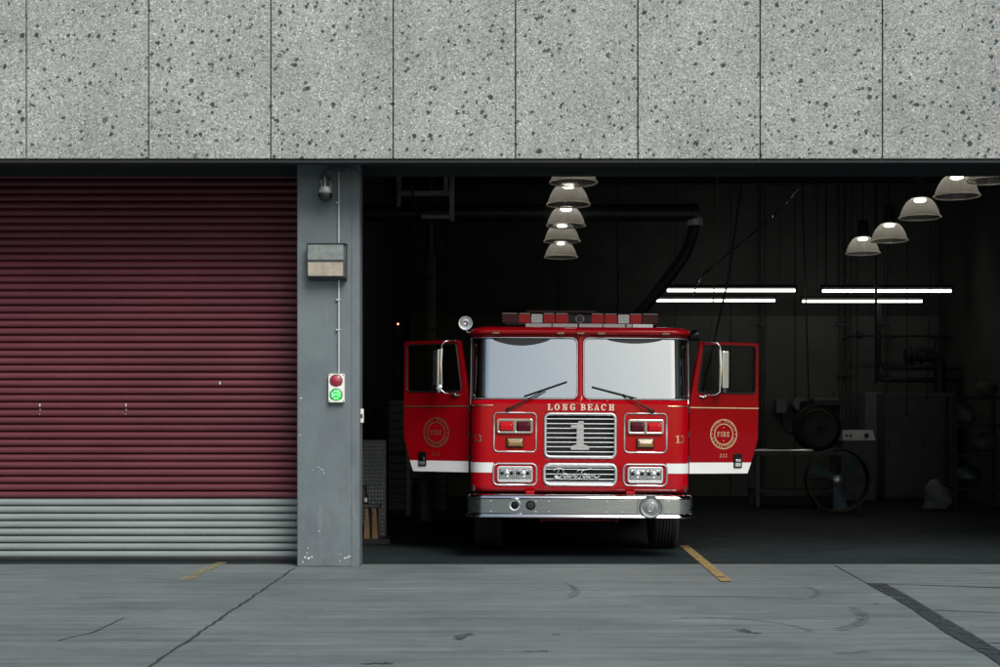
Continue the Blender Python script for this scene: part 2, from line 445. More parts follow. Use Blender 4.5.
M = dict(
    agg=mat_aggregate(), apron=mat_apron(), bayfloor=mat_bayfloor(), pillar=mat_pillar(),
    maroon=mat_slat('maroon_slat_paint', (0.090, 0.017, 0.027), (0.136, 0.030, 0.043), (0.36, 0.29, 0.30)),
    greyslat=mat_slat('grey_slat_paint', (0.205, 0.24, 0.238), (0.27, 0.305, 0.30), (0.15, 0.16, 0.16)),
    darkpaint=mat('dark_soffit_paint', (0.016, 0.022, 0.024), 0.7, var=0.2),
    void=mat('joint_sealant', (0.035, 0.045, 0.045), 0.8),
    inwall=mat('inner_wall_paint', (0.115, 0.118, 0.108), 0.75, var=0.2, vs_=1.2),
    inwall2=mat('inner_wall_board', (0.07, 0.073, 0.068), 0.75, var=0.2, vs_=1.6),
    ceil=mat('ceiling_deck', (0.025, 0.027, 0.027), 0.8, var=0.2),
    steel=mat('galvanised_steel', (0.42, 0.44, 0.44), 0.4, 0.8, var=0.15, vs_=12, rvar=0.12),
    dsteel=mat('dark_steel', (0.045, 0.05, 0.052), 0.45, 0.5, var=0.2, vs_=8),
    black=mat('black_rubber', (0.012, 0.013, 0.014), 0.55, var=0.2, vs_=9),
    blackg=mat('black_gloss', (0.006, 0.007, 0.008), 0.2, coat=0.25, spec=0.15),
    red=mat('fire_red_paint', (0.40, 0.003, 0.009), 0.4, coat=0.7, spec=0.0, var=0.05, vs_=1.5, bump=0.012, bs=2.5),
    redin=mat('fire_red_shaded', (0.28, 0.002, 0.006), 0.4, coat=0.25, spec=0.0, var=0.06, vs_=1.5),  # fire red taken darker, painting in the shade on the open doors
    white=mat('white_reflective_stripe', (0.78, 0.8, 0.8), 0.4, var=0.05, vs_=6),
    chrome=mat('chrome', (0.78, 0.80, 0.81), 0.09, 1.0, rvar=0.04, vs_=6),
    brushed=mat('brushed_stainless', (0.44, 0.475, 0.475), 0.27, 1.0, rvar=0.08, vs_=9, stretch=(0.2, 1, 6), bump=0.03, bs=30),
    silver=mat('silver_trim', (0.66, 0.69, 0.70), 0.36, 0.8, var=0.1, vs_=20),
    meshsil=mat('perforated_silver', (0.46, 0.47, 0.455), 0.45, 0.6, var=0.35, vs_=60, bump=0.6, bs=90),
    gold=mat('gold_leaf', (0.80, 0.58, 0.36), 0.3, 0.9, var=0.12, vs_=40),
    cream=mat('cream_lettering', (0.85, 0.76, 0.6), 0.4, 0.1, var=0.06, vs_=30),
    redlens=mat('red_lens', (0.50, 0.006, 0.012), 0.35, coat=0.35, spec=0.1, bump=0.05, bs=160),
    dredlens=mat('dark_red_lens', (0.07, 0.004, 0.012), 0.35, coat=0.3, spec=0.1, bump=0.05, bs=160),
    amber=mat('amber_lens', (0.24, 0.135, 0.035), 0.2, coat=0.8, bump=0.3, bs=140),
    clear=mat('clear_lens', (0.42, 0.45, 0.45), 0.12, 0.85, coat=0.5, bump=0.5, bs=60),
    whitelens=mat('white_led_lens', (0.6, 0.61, 0.58), 0.25, coat=0.6, var=0.15, vs_=70),
    tyre=mat('tyre_rubber', (0.02, 0.021, 0.022), 0.75, bump=0.2),
    windshield=mat_glass('windshield_glass', (0.30, 0.42, 0.42), 0.55),
    sideglass=mat_glass('teal_side_glass', (0.20, 0.42, 0.42), 0.12),
    doorglass=mat_glass('door_glass', (0.62, 0.70, 0.68), 0.0, ior=1.15),
    dome=mat_glass('smoked_dome', (0.08, 0.1, 0.1), 0.05),
    seat=mat('grey_seat_vinyl', (0.08, 0.085, 0.09), 0.6),
    vest=mat('lime_vest_fabric', (0.25, 0.6, 0.12), 0.8),
    yellow=mat_decal('yellow_road_paint', (0.34, 0.235, 0.095), 0.42, 9.0, (1, 1, 1), 0.6, 0.08),
    yellow2=mat_decal('faded_yellow_paint', (0.34, 0.29, 0.14), 0.50, 7.0, (1, 1, 1), 0.6, 0.10),
    patch=mat_decal('bitumen_patch', (0.032, 0.040, 0.043), 0.435, 6.0, (1, 1.2, 1), 0.7, 0.035),
    crack=mat('crack_filler', (0.035, 0.042, 0.044), 0.85, var=0.3, vs_=9),
    scuff=mat_decal('tyre_rubber_scuff', (0.125, 0.146, 0.150), 0.58, 7.0, (1, 1.6, 1), 0.6, 0.2),
    stain=mat_decal('oil_stain', (0.045, 0.055, 0.058), 0.50, 14.0, (1, 1, 1), 0.5, 0.14),
    chip=mat('bare_plaster_chip', (0.62, 0.65, 0.66), 0.8),
    conduit=mat('painted_conduit', (0.46, 0.5, 0.5), 0.45, 0.2, var=0.1, vs_=10),
    wallpack=mat('weathered_lamp_housing', (0.20, 0.225, 0.215), 0.55, var=0.25, vs_=14),
    wallpackd=mat('dark_lamp_housing', (0.06, 0.07, 0.07), 0.55, var=0.2, vs_=14),
    diffuser=mat('yellowed_prismatic_lens', (0.42, 0.37, 0.29), 0.35, var=0.28, vs_=9, coat=0.3, bump=0.5, bs=150),
    sigwhite=mat('white_signal_housing', (0.86, 0.86, 0.8), 0.45, var=0.05, vs_=20),
    sigred=mat('unlit_red_signal', (0.36, 0.02, 0.05), 0.25, coat=0.6, bump=0.4, bs=200),
    siggreen=mat('green_signal', (0.01, 0.22, 0.03), 0.3, emit=(0.02, 0.75, 0.06), es=0.35),
    led=mat('green_led', (0.3, 0.9, 0.4), 0.3, emit=(0.25, 1.0, 0.35), es=1.6),
    redled=mat('red_led', (0.9, 0.2, 0.15), 0.3, emit=(1.0, 0.25, 0.15), es=3.0),
    fluoro=mat('fluorescent_tube_glow', (1, 1, 1), 0.4, emit=(1.0, 0.98, 0.92), es=3.6),
    bulb=mat('lamp_bulb_glow', (1, 1, 1), 0.4, emit=(1.0, 0.93, 0.80), es=9.0),
    shade=mat_shade(),
    rim=mat_shade(0.95),
    diamond=mat('diamond_plate_aluminium', (0.66, 0.69, 0.70), 0.35, 0.6, var=0.12, vs_=8),
    platebase=mat('diamond_plate_base', (0.17, 0.19, 0.195), 0.4, 0.6, var=0.2, vs_=6),
    cabinet=mat('grey_green_cabinet', (0.15, 0.185, 0.185), 0.5, var=0.15, vs_=3),
    boxgrey=mat('dark_cabinet', (0.085, 0.09, 0.088), 0.55, var=0.2, vs_=3),
    wood=mat('bare_wood', (0.24, 0.15, 0.08), 0.7, var=0.3, vs_=10, stretch=(4, 4, 0.6)),
    olive=mat('canvas_wrap', (0.10, 0.085, 0.045), 0.8, var=0.2, vs_=8),
    barrel=mat('dark_green_plastic', (0.03, 0.055, 0.055), 0.45),
    appliance=mat('white_enamel', (0.55, 0.56, 0.56), 0.35),
    cord=mat('tan_rope', (0.32, 0.25, 0.15), 0.8),
    bag=mat('crumpled_white_plastic', (0.17, 0.18, 0.18), 0.6, bump=0.5, bs=14),
    fan=mat('fan_teal_enamel', (0.10, 0.16, 0.18), 0.35, 0.3),
    brown=mat('brown_board', (0.13, 0.10, 0.065), 0.7, var=0.2),
)

# ------------------------------------------------------------------ ground
DP, DPIL, DSH = 13.87, 14.42, 15.0          # distance of the facade panels, the pillar face and the shutter
m = MB(); m.add([(-300, -300, 0), (300, -300, 0), (300, 300, 0), (-300, 300, 0)], [(0, 1, 2, 3)])
ground = m.build('ground', M['apron']); ground['kind'] = 'structure'
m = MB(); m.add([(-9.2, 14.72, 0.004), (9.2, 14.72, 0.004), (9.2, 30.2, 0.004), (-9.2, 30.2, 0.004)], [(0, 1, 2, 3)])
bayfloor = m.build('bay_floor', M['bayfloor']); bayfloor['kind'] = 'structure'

def strip(name, pts, wid, mt, parent=ground, z=0.004, jit=0.0, n=10):
    m = MB(); L = []
    for (a, b) in zip(pts[:-1], pts[1:]):
        for k in range(n): L.append(Vector(a).lerp(Vector(b), k / n))
    L.append(Vector(pts[-1]))
    vs_ = []
    for i, p in enumerate(L):
        d = L[min(i + 1, len(L) - 1)] - L[max(i - 1, 0)]; d.z = 0; d.normalize()
        nrm = Vector((-d.y, d.x, 0))
        j = random.uniform(-jit, jit); wv = wid * (1 + (random.uniform(-0.4, 0.4) if jit else 0))
        vs_ += [p + nrm * (wv / 2 + j), p + nrm * (-wv / 2 + j)]
    for v in vs_: v.z = z
    m.add(vs_, [(2 * i, 2 * i + 1, 2 * i + 3, 2 * i + 2) for i in range(len(L) - 1)])
    return m.build(name, mt, parent)
c0, c1 = G(295, 568), G(150, 667)
strip('expansion_joint', [c0, c1, c1 + (c1 - c0) * 1.2], 0.022, M['crack'], jit=0.010, n=70)
strip('hairline_crack', [G(58, 641), G(95, 632), G(124, 618)], 0.010, M['crack'], jit=0.006, n=8)
strip('painted_line', [G(222, 562.5), G(183, 581)], 0.11, M['yellow2'], z=0.005)
strip('painted_line', [G(684, 546), G(727, 582)], 0.11, M['yellow'], z=0.0085, n=20)
# bitumen patch with saw-cut lines running off it
pa = [G(866, 583.5), G(885, 583.8), G(908, 596), G(934, 612), G(975, 636), G(1040, 676), G(1120, 722), G(1060, 708), G(985, 655), G(945, 633), G(910, 608)]
m = MB(); m.add([(p.x, p.y, 0.006) for p in pa], [tuple(range(len(pa)))])
m.build('bitumen_patch', M['patch'], ground)
strip('saw_cut', [G(835, 565.5), G(868, 584)], 0.012, M['crack'], jit=0.002)
strip('saw_cut', [G(884, 584), G(1000, 588), G(1120, 592)], 0.035, M['crack'], jit=0.003)
strip('saw_cut', [G(934, 610.5), G(1000, 613), G(1120, 617)], 0.022, M['crack'], jit=0.003)
strip('saw_cut', [G(990, 643), G(1120, 648)], 0.022, M['crack'], jit=0.003)
def arc(cx, cy, rx, ry, a0, a1, n=10):
    return [G(cx + rx * math.cos(R(a0 + (a1 - a0) * k / n)), cy + ry * math.sin(R(a0 + (a1 - a0) * k / n))) for k in range(n + 1)]
for (cx, cy, rx, ry, a0, a1, wd) in ((800, 593, 18, 6, -80, 60, .05), (822, 618, 44, 14, -55, 70, .06), (826, 618, 34, 11, -45, 80, .05), (560, 590, 14, 7, -80, 60, .04), (556, 592, 22, 8, -60, 70, .04), (838, 650, 30, 3.5, 100, 20, .08), (700, 640, 120, 22, -100, -20, .05), (690, 606, 150, 10, -120, -40, .05)):
    strip('tyre_mark', arc(cx, cy, rx, ry, a0, a1), wd, M['scuff'], z=0.0045, n=3)
for (px, py, l, wd, a) in ((463, 637, 0.30, 0.07, 70), (748, 632, 0.24, 0.09, 120), (536, 652, 0.16, 0.05, 10), (377, 664, .2, .05, 0), (556, 635, .06, .05, 0), (876, 604, .05, .05, 0), (517, 565, .05, .04, 0)):
    c = G(px, py); d = Vector((math.cos(R(a)), math.sin(R(a)), 0))
    strip('stain', [c - d * l / 2, c, c + d * l / 2], wd, M['stain'], z=0.0052, jit=0.02, n=4)

# ------------------------------------------------------------------ fire station building
st = thing('fire_station', 'concrete fire station with pebbled stone facade panels above open vehicle bay', 'building', (0, DPIL, 0))
SOF = 4.13
x0p = (26 - HX) / F * DP
PW = 122.35 / F * DP
for k in range(-3, 12):
    xa = x0p + PW * k
    m = MB(); m.box(xa + 0.006, xa + PW - 0.006, DP, DP + 0.12, SOF, 7.3)
    m.build('facade_panel', M['agg'], st, bevel=0.006)
m = MB(); m.box(-9.2, 9.6, DP + 0.05, DP + 0.3, SOF + 0.03, 7.28); m.build('panel_backing', M['void'], st)
m = MB(); m.box(-9.2, 9.6, DP + 0.31, 14.75, SOF + 0.075, 4.75); m.build('header_beam', M['darkpaint'], st)
m = MB(); m.box(-9.2, 9.6, DP + 0.02, DP + 0.16, SOF - 0.035, SOF - 0.004); m.build('drip_edge', M['darkpaint'], st)
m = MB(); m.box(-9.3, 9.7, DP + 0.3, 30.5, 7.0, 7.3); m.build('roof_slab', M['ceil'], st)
PX0, PX1 = (297 - HX) / F * DPIL, (359 - HX) / F * DPIL
m = MB(); m.box(PX0, PX1, DPIL, DPIL + 0.30, 0, SOF + 0.07)
pil = m.build('pillar', M['pillar'], st, bevel=0.012)
m = MB(); m.box(PX1 - 0.075, PX1 + 0.008, DPIL - 0.008, DPIL, 0.0, SOF + .06).box(PX1, PX1 + 0.008, DPIL, DPIL + 0.08, 0, SOF + .06)
m.build('corner_guard', M['pillar'], pil, bevel=0.002)
MB().box(-9.2, 9.6, 14.756, 14.9, SOF + 0.01, 4.75).build('door_header', M['darkpaint'], st)
MB().box(PX0 + .02, PX1 - .16, DPIL + .302, DSH + .24, 0, SOF - .04).build('pillar_back', M['darkpaint'], st)
# chips and patches knocked out of the pillar paint
ch = MB()
def chip_at(px, py, r):
    c = P(px, py, DPIL); n = 7; ph = random.random() * 6
    vs_ = [(c.x + r * random.uniform(.5, 1.2) * math.cos(ph + 2 * PI * k / n), DPIL - 0.003, c.z + r * random.uniform(.5, 1.2) * math.sin(ph + 2 * PI * k / n)) for k in range(n)]
    ch.add(vs_, [tuple(range(n))])
for px, py, r in ((305, 557, .015), (309, 558, .018), (312, 557, .012), (307, 553, .008), (345, 558, .014), (348, 557, .013), (350, 556, .01), (318, 467, .008), (321, 469, .008), (323, 470, .008), (324, 473, .006), (319, 531, .008), (301, 398, .01), (300, 435, .008), (341, 554, .006), (308, 548, .008), (313, 470, .005), (333, 480, .004), (303, 562, .01), (340, 561, .008)):
    chip_at(px, py, r)
o = ch.build('paint_chips', M['chip'], pil); o['kind'] = 'stuff'
m = MB(); m.box(-8.9, -8.2, DPIL, DPIL + 0.30, 0, SOF + 0.012); m.build('pillar', M['pillar'], st, bevel=0.012)
m = MB(); m.box(8.2, 8.9, DPIL, DPIL + 0.30, 0, SOF + 0.012); m.build('pillar', M['pillar'], st, bevel=0.012)
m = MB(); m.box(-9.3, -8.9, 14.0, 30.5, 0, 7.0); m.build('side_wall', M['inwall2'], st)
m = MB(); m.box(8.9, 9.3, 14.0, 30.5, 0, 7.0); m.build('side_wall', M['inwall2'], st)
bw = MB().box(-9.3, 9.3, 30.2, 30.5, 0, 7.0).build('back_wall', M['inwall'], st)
# boards of the back wall with open joints
xs = [-8.9, -6.6, -4.2, -1.8, 0.6, 1.9, 3.15, 4.35, 5.75, 7.1, 8.9]
for i, (a, b) in enumerate(zip(xs[:-1], xs[1:])):
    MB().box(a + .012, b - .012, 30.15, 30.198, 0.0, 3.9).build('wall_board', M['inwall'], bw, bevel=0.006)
    MB().box(a + .012, b - .012, 30.15, 30.198, 3.93, 7.0).build('wall_board', M['inwall2'], bw, bevel=0.006)  # upper boards darker, painting in the strip light's fade towards the ceiling
# ceiling joists and a cross beam
for y in (17.0, 19.6, 22.2, 24.8, 27.4):
    MB().box(-8.9, 8.9, y, y + 0.18, 6.3, 6.99).build('ceiling_joist', M['ceil'], st, bevel=0.01)
MB().box(-2.9, -2.6, 15.25, 30.1, 0, 6.9).build('partition_wall', M['darkpaint'], st)

# ------------------------------------------------------------------ roller shutter
sh = thing('roller_shutter_door', 'closed maroon roller shutter with grey lower slats beside the grey pillar', 'shutter', (-5.2, DSH, 0))
SX0, SX1 = -8.15, PX0 + 0.03
pitch = 7.42 / F * DSH
prof = [(0.022, 0.0), (-0.014, 0.003), (-0.022, 0.010), (-0.027, 0.024), (-0.027, 0.040), (-0.022, 0.054), (-0.011, 0.066), (0.002, 0.0725), (0.026, pitch - 0.001)]
mesh_cache = {}
zb = 0.046
nsl = 54
for k in range(nsl):
    key = 'g' if k < 8 else 'r'
    z = zb + k * pitch
    if key not in mesh_cache:
        m = MB(); n = len(prof); nx = 1
        m.add([(SX0, y, zz) for y, zz in prof] + [(SX1, y, zz) for y, zz in prof], [(i, i + 1, n + i + 1, n + i) for i in range(n - 1)])
        o = m.build('slat', M['greyslat'] if key == 'g' else M['maroon'], sh, smooth=50, local=True)
        mesh_cache[key] = o
    else:
        o = mesh_cache[key].copy(); col.objects.link(o)
    o.location = (5.2, random.uniform(-0.0025, 0.0025), z)
MB().box(SX0, SX1, DSH - 0.03, DSH + 0.02, 0.022, zb + 0.004).build('bottom_bar', M['dsteel'], sh, bevel=0.004)
MB().box(SX0, SX1, DSH - 0.022, DSH + 0.012, 0.004, 0.022).build('rubber_seal', M['black'], sh)
for xa in (SX0 - 0.1, SX1 - 0.04):
    m = MB(); m.box(xa, xa + 0.09, DSH - 0.06, DSH - 0.042, 0, SOF + .3).box(xa + (0.078 if xa > -5 else 0), xa + (0.09 if xa > -5 else 0.012), DSH - 0.042, DSH + 0.06, 0, SOF + .3)
    m.build('guide_rail', M['dsteel'], sh, bevel=0.003)
MB().rod((SX0, DSH + 0.3, SOF + 0.42), (SX1, DSH + 0.3, SOF + 0.42), 0.22, 20).build('shutter_roll', M['darkpaint'], sh, smooth=40)
for px, py in ((40, 405), (126, 405), (220, 383)):
    c = P(px, py, DSH - 0.03)
    m = MB(); n = 8
    for (dx, dz, r) in ((0, 0, .017), (.002, -.05, .009), (-.004, -.10, .006)):
        m.add([(c.x + dx + r * .55 * math.cos(2 * PI * k / n) * random.uniform(.6, 1.2), DSH - 0.031, c.z + dz + r * math.sin(2 * PI * k / n)) for k in range(n)], [tuple(range(n))])
        if py < 400: break
    m.build('paint_chip', M['chip'], sh)

# ------------------------------------------------------------------ fittings on the pillar
YF = DPIL
c = P(327.5, 194, YF)
t = thing('security_camera', 'silver dome security camera with smoked dome at top of grey pillar', 'camera', (c.x, YF, c.z))
MB().rings([((c.x, YF - .14, c.z + .045), .07), ((c.x, YF - .14, c.z + .042), .084), ((c.x, YF - .14, c.z + .005), .09), ((c.x, YF - .14, c.z - .022), .084)], (0, 0, -1), 28).build('housing', M['steel'], t, smooth=35)
MB().lathe((c.x, YF - .14, c.z - .023), (0, 0, -1), [(.074, 0), (.074, .015), (.068, .042), (.05, .066), (.024, .082), (.001, .086)], 24).build('dome', M['dome'], t, smooth=60)
MB().lathe((c.x, YF - .14, c.z - .006), (0, 0, -1), [(.001, .0), (.035, .004), (.035, .03), (.02, .05), (.001, .052)], 16).build('lens_module', M['black'], t, smooth=40)
MB().tube([(c.x - .005, YF - .14, c.z + .05), (c.x - .005, YF - .14, c.z + .145), (c.x, YF - .10, c.z + .165), (c.x, YF, c.z + .165)], .018, 12).build('mount_arm', M['steel'], t, smooth=50)
MB().tube([(c.x + .05, YF - .11, c.z + .05), (c.x + .052, YF - .11, c.z + .12), (c.x + .04, YF - .09, c.z + .15), (c.x + .04, YF - .002, c.z + .155)], .010, 10).build('mount_arm', M['steel'], t, smooth=50)
MB().rod((c.x - .045, YF - .11, c.z + .04), (c.x - .045, YF - .11, c.z + .13), .008, 10).build('bolt', M['steel'], t, smooth=50)
jb = P(339, 168.5, YF)
t = thing('junction_box', 'small dark junction box with looped flexible cables above security camera', 'junction box', (jb.x, YF, jb.z))
MB().box(jb.x - .062, jb.x + .062, YF - .05, YF, jb.z - .035, jb.z + .02).build('box_body', M['wallpackd'], t, bevel=0.004)
MB().tube([(jb.x - .05, YF - .03, jb.z - .005), (jb.x - .12, YF - .03, jb.z - .01), (jb.x - .17, YF - .035, jb.z - .06), (jb.x - .185, YF - .05, jb.z - .14), (jb.x - .175, YF - .08, jb.z - .20), (c.x - .045, YF - .11, c.z + .08)], .007, 8).build('cable', M['wallpackd'], t, smooth=60)
MB().tube([(jb.x + .05, YF - .03, jb.z - .002), (jb.x + .13, YF - .03, jb.z - .006), (jb.x + .20, YF - .01, jb.z - .03), (jb.x + .225, YF + .1, jb.z - .08)], .006, 8).build('cable', M['wallpackd'], t, smooth=60)
t = thing('conduit', 'thin pale vertical conduit pipe running down the grey pillar', 'conduit', (jb.x, YF, P(0, 373, YF).z))
MB().rod((jb.x, YF - .016, P(0, 373, YF).z), (jb.x, YF - .016, jb.z - .03), .0115, 10).build('pipe', M['conduit'], t, smooth=60)
for py in (203, 330, 300):
    z = P(0, py, YF).z
    MB().box(jb.x - .03, jb.x + .018, YF - .03, YF, z - .008, z + .008).build('pipe_strap', M['conduit'], t, bevel=.003)
# wall lamp (unlit)
a, b = P(309, 246, YF), P(347.5, 281, YF)
t = thing('wall_lamp', 'weathered square wall lamp with yellowed lens, unlit, on grey pillar', 'wall lamp', ((a.x + b.x) / 2, YF, b.z))
zm = P(0, 263, YF).z
pf = [(YF - .002, b.z), (YF - .13, b.z + .025), (YF - .15, zm - .01), (YF - .15, zm + .01), (YF - .135, a.z - .004), (YF - .11, a.z), (YF - .002, a.z)]
m = MB(); n = len(pf)
m.add([(a.x, y, z) for y, z in pf] + [(b.x, y, z) for y, z in pf], [tuple(range(n)), tuple(range(n, 2 * n))] + [(k, (k + 1) % n, n + (k + 1) % n, n + k) for k in range(n)])
m.build('housing', M['wallpackd'], t, bevel=.006)
MB().box(a.x + .012, b.x - .022, YF - .160, YF - .139, zm + .012, a.z - .008).build('front_cover', M['wallpack'], t, bevel=.004)
MB().add([(a.x + .014, YF - .152, zm - .012), (b.x - .026, YF - .152, zm - .012), (b.x - .026, YF - .138, b.z + .038), (a.x + .014, YF - .138, b.z + .038)], [(0, 1, 2, 3)]).build('lens', M['diffuser'], t, solid=.012)
MB().box(a.x - .004, b.x + .004, YF - .165, YF - .002, a.z + .001, a.z + .012).build('drip_hood', M['wallpackd'], t, bevel=.003)
# signal light
a, b = P(329.2, 374, YF), P(345, 402.5, YF)
cx = (a.x + b.x) / 2; hz = a.z - b.z
t = thing('signal_light', 'white two-lens signal box on grey pillar with lit green light', 'signal light', (cx, YF, b.z))
MB().prism(rr(a.x, b.x, b.z, a.z, .012, 3), YF - .055, YF - .001).build('housing', M['sigwhite'], t, bevel=.003)
for k, (mt, nm) in enumerate(((M['sigred'], 'red_lens'), (M['siggreen'], 'green_lens'))):
    zc = a.z - hz * (0.245 if k == 0 else 0.735)
    MB().lathe((cx - .002, YF - .055, zc), (0, -1, 0), [(.060, -.002), (.060, .004), (.05, .012), (.001, .018)], 28).build(nm, mt, t, smooth=50)
    MB().tube([(cx - .002 + .063 * math.cos(R(q)), YF - .057, zc + .063 * math.sin(R(q))) for q in range(-50, 231, 14)], .0045, 6).build('bezel', M['wallpackd'], t, smooth=60)
    if k == 1:
        for (dx, dz) in ((-.013, .035), (.013, .035), (-.036, .012), (.036, .012), (-.036, -.014), (.036, -.014), (-.013, -.036), (.013, -.036), (0, 0), (-.016, 0), (.016, 0)):
            MB().lathe((cx - .002 + dx, YF - .066, zc + dz), (0, -1, 0), [(.008, 0), (.007, .006), (.001, .008)], 10).build('led', M['led'], t, smooth=60)
for sx in (a.x + .012, b.x - .012):
    for sz in (a.z - .012, b.z + .014):
        MB().lathe((sx, YF - .055, sz), (0, -1, 0), [(.006, 0), (.006, .003), (.001, .004)], 10).build('screw', M['dsteel'], t, smooth=40)
o = P(361.3, 416, DPIL + .1)
t = thing('photo_sensor', 'small cream door sensor on inner edge of grey pillar', 'sensor', (PX1 + .02, DPIL + .1, o.z - .08))
MB().box(PX1 + .001, PX1 + .034, DPIL + .09, DPIL + .14, o.z - .07, o.z + .075).build('sensor_body', M['sigwhite'], t, bevel=.004)
MB().box(PX1 + .008, PX1 + .028, DPIL + .084, DPIL + .0895, o.z - .02, o.z + .02).build('sensor_eye', M['wallpackd'], t)

# ------------------------------------------------------------------ lettering helpers
def ringq(cx, cz, rx, rz, ix, iz, a0=0, a1=360, n=18):
    out = []
    for k in range(n):
        q0, q1 = R(a0 + (a1 - a0) * k / n), R(a0 + (a1 - a0) * (k + 1) / n)
        out.append([(cx + rx * math.cos(q0), cz + rz * math.sin(q0)), (cx + rx * math.cos(q1), cz + rz * math.sin(q1)),
                    (cx + ix * math.cos(q1), cz + iz * math.sin(q1)), (cx + ix * math.cos(q0), cz + iz * math.sin(q0))])
    return out
def rc(x0, z0, x1, z1): return [[(x0, z0), (x1, z0), (x1, z1), (x0, z1)]]
SLAB = {
    'L': rc(.12, .1, .34, .9) + rc(0, .9, .46, 1) + rc(0, 0, .8, .1) + rc(.68, .1, .8, .32),
    'O': ringq(.42, .5, .42, .52, .2, .40),
    'N': rc(.1, .1, .22, .9) + rc(.62, 0, .74, .9) + [[(.14, .9), (.36, .9), (.62, .1), (.62, 0), (.5, 0), (.2, .8)]] + rc(0, 0, .34, .1) + rc(0, .9, .36, 1) + rc(.5, .9, .86, 1),
    'G': ringq(.42, .5, .42, .52, .2, .40, 50, 325) + rc(.56, .04, .77, .40) + rc(.46, .40, .86, .50) + rc(.66, .7, .78, .98),
    'B': rc(.1, .1, .32, .9) + rc(0, 0, .44, .1) + rc(0, .9, .44, 1) + rc(.32, .47, .44, .56) + ringq(.44, .745, .3, .255, .1, .155, -90, 90, 10) + ringq(.44, .255, .36, .255, .14, .155, -90, 90, 10),
    'E': rc(.12, .1, .34, .9) + rc(0, 0, .8, .1) + rc(.68, .1, .8, .32) + rc(0, .9, .8, 1) + rc(.68, .68, .8, .9) + rc(.34, .45, .54, .55) + rc(.54, .36, .62, .64),
    'F': rc(.12, .1, .34, .9) + rc(0, 0, .48, .1) + rc(0, .9, .8, 1) + rc(.68, .68, .8, .9) + rc(.34, .45, .54, .55) + rc(.54, .36, .62, .64),
    'A': [[(.1, .1), (.2, .1), (.43, .9), (.34, .9)], [(.43, .9), (.34, 1), (.52, 1), (.80, .1), (.56, .1)]] + rc(.24, .28, .5, .37) + rc(0, 0, .32, .1) + rc(.48, 0, .88, .1),
    'C': ringq(.42, .5, .42, .52, .2, .40, 45, 318) + rc(.66, .66, .78, .98),
    'H': rc(.1, .1, .32, .9) + rc(.54, .1, .76, .9) + rc(.32, .45, .54, .55) + rc(0, 0, .41, .1) + rc(.45, 0, .86, .1) + rc(0, .9, .41, 1) + rc(.45, .9, .86, 1),
    'I': rc(.1, .1, .34, .9) + rc(0, 0, .44, .1) + rc(0, .9, .44, 1),
    'R': rc(.1, .1, .32, .9) + rc(0, 0, .42, .1) + rc(0, .9, .44, 1) + rc(.32, .42, .44, .51) + ringq(.44, .71, .32, .29, .12, .19, -90, 90, 10) + [[(.42, .42), (.60, .46), (.84, 0), (.58, 0)]],
    '1': rc(.22, .1, .46, .86) + [[(.05, .78), (.22, .78), (.46, .86), (.46, 1), (.30, 1), (.05, .88)]] + rc(.02, 0, .66, .1),
    '3': ringq(.34, .735, .32, .265, .12, .165, -60, 160, 12) + ringq(.34, .27, .36, .27, .14, .17, -160, 75, 14),
    '2': ringq(.36, .70, .34, .30, .14, .19, -35, 170, 12) + [[(.0, .12), (.24, .12), (.66, .52), (.5, .58)]] + rc(0, 0, .72, .12),
}
def letter(mb, chx, mp, x, z, h, wscale=1.0):
    for poly in SLAB[chx]:
        pts = [mp(x + a * h * wscale, z + b * h) for a, b in poly]
        mb.add(pts, [tuple(range(len(pts)))])
def font_mesh(body, size):
    cu = bpy.data.curves.new('lettering', 'FONT'); cu.body = body; cu.size = size; cu.align_x = 'CENTER'; cu.resolution_u = 2
    ob = bpy.data.objects.new('lettering', cu); col.objects.link(ob)
    dg = bpy.context.evaluated_depsgraph_get()
    me = bpy.data.meshes.new_from_object(ob.evaluated_get(dg))
    out = ([v.co.copy() for v in me.vertices], [tuple(p.vertices) for p in me.polygons])
    bpy.data.objects.remove(ob); bpy.data.meshes.remove(me); bpy.data.curves.remove(cu)
    return out

# ------------------------------------------------------------------ fire engine
TX, TD, TS = 0.549, 15.4, 90.2
lx = lambda px: (px - 579.6) / TS
lz = lambda py: CAMZ + (HY - py) / TS
tr = thing('fire_engine', 'red fire engine with both cab doors open and chrome bumper', 'fire engine', (TX, TD, 0), world=False)
tr.rotation_euler = (0, R(0.35), 0)
HW, RC = 1.22, 0.20
FL = HW - RC
ARC = RC * PI / 2
ZL0, ZL1, ZT = 1.712, 1.752, 2.495
def yf(z):
    if z <= ZL0: return 0.012 * max(0, (z - 0.735)) / (ZL0 - 0.735)
    if z <= ZL1: return 0.012 + 0.05 * (z - ZL0) / (ZL1 - ZL0)
    return 0.062 + (z - ZL1) * math.tan(R(9.5))
def skin(u, z, off=0.0):
    s = -1 if u < 0 else 1; a = abs(u)
    if a <= FL: x, y, n = a, 0.0, (0, -1)
    elif a <= FL + ARC:
        th = (a - FL) / RC
        x, y, n = FL + RC * math.sin(th), RC - RC * math.cos(th), (math.sin(th), -math.cos(th))
    else: x, y, n = HW, RC + a - FL - ARC, (1, 0)
    bul = 0.03 * (1 - (min(a, 1.1) / 1.1) ** 2)           # slight crown across the width
    y += yf(z) - bul * (1 if z > ZL1 else max(0.0, (z - ZL0) / (ZL1 - ZL0)) if z > ZL0 else 0)
    return Vector((s * (x + n[0] * off), y + n[1] * off, z))
UE = FL + ARC + 0.13
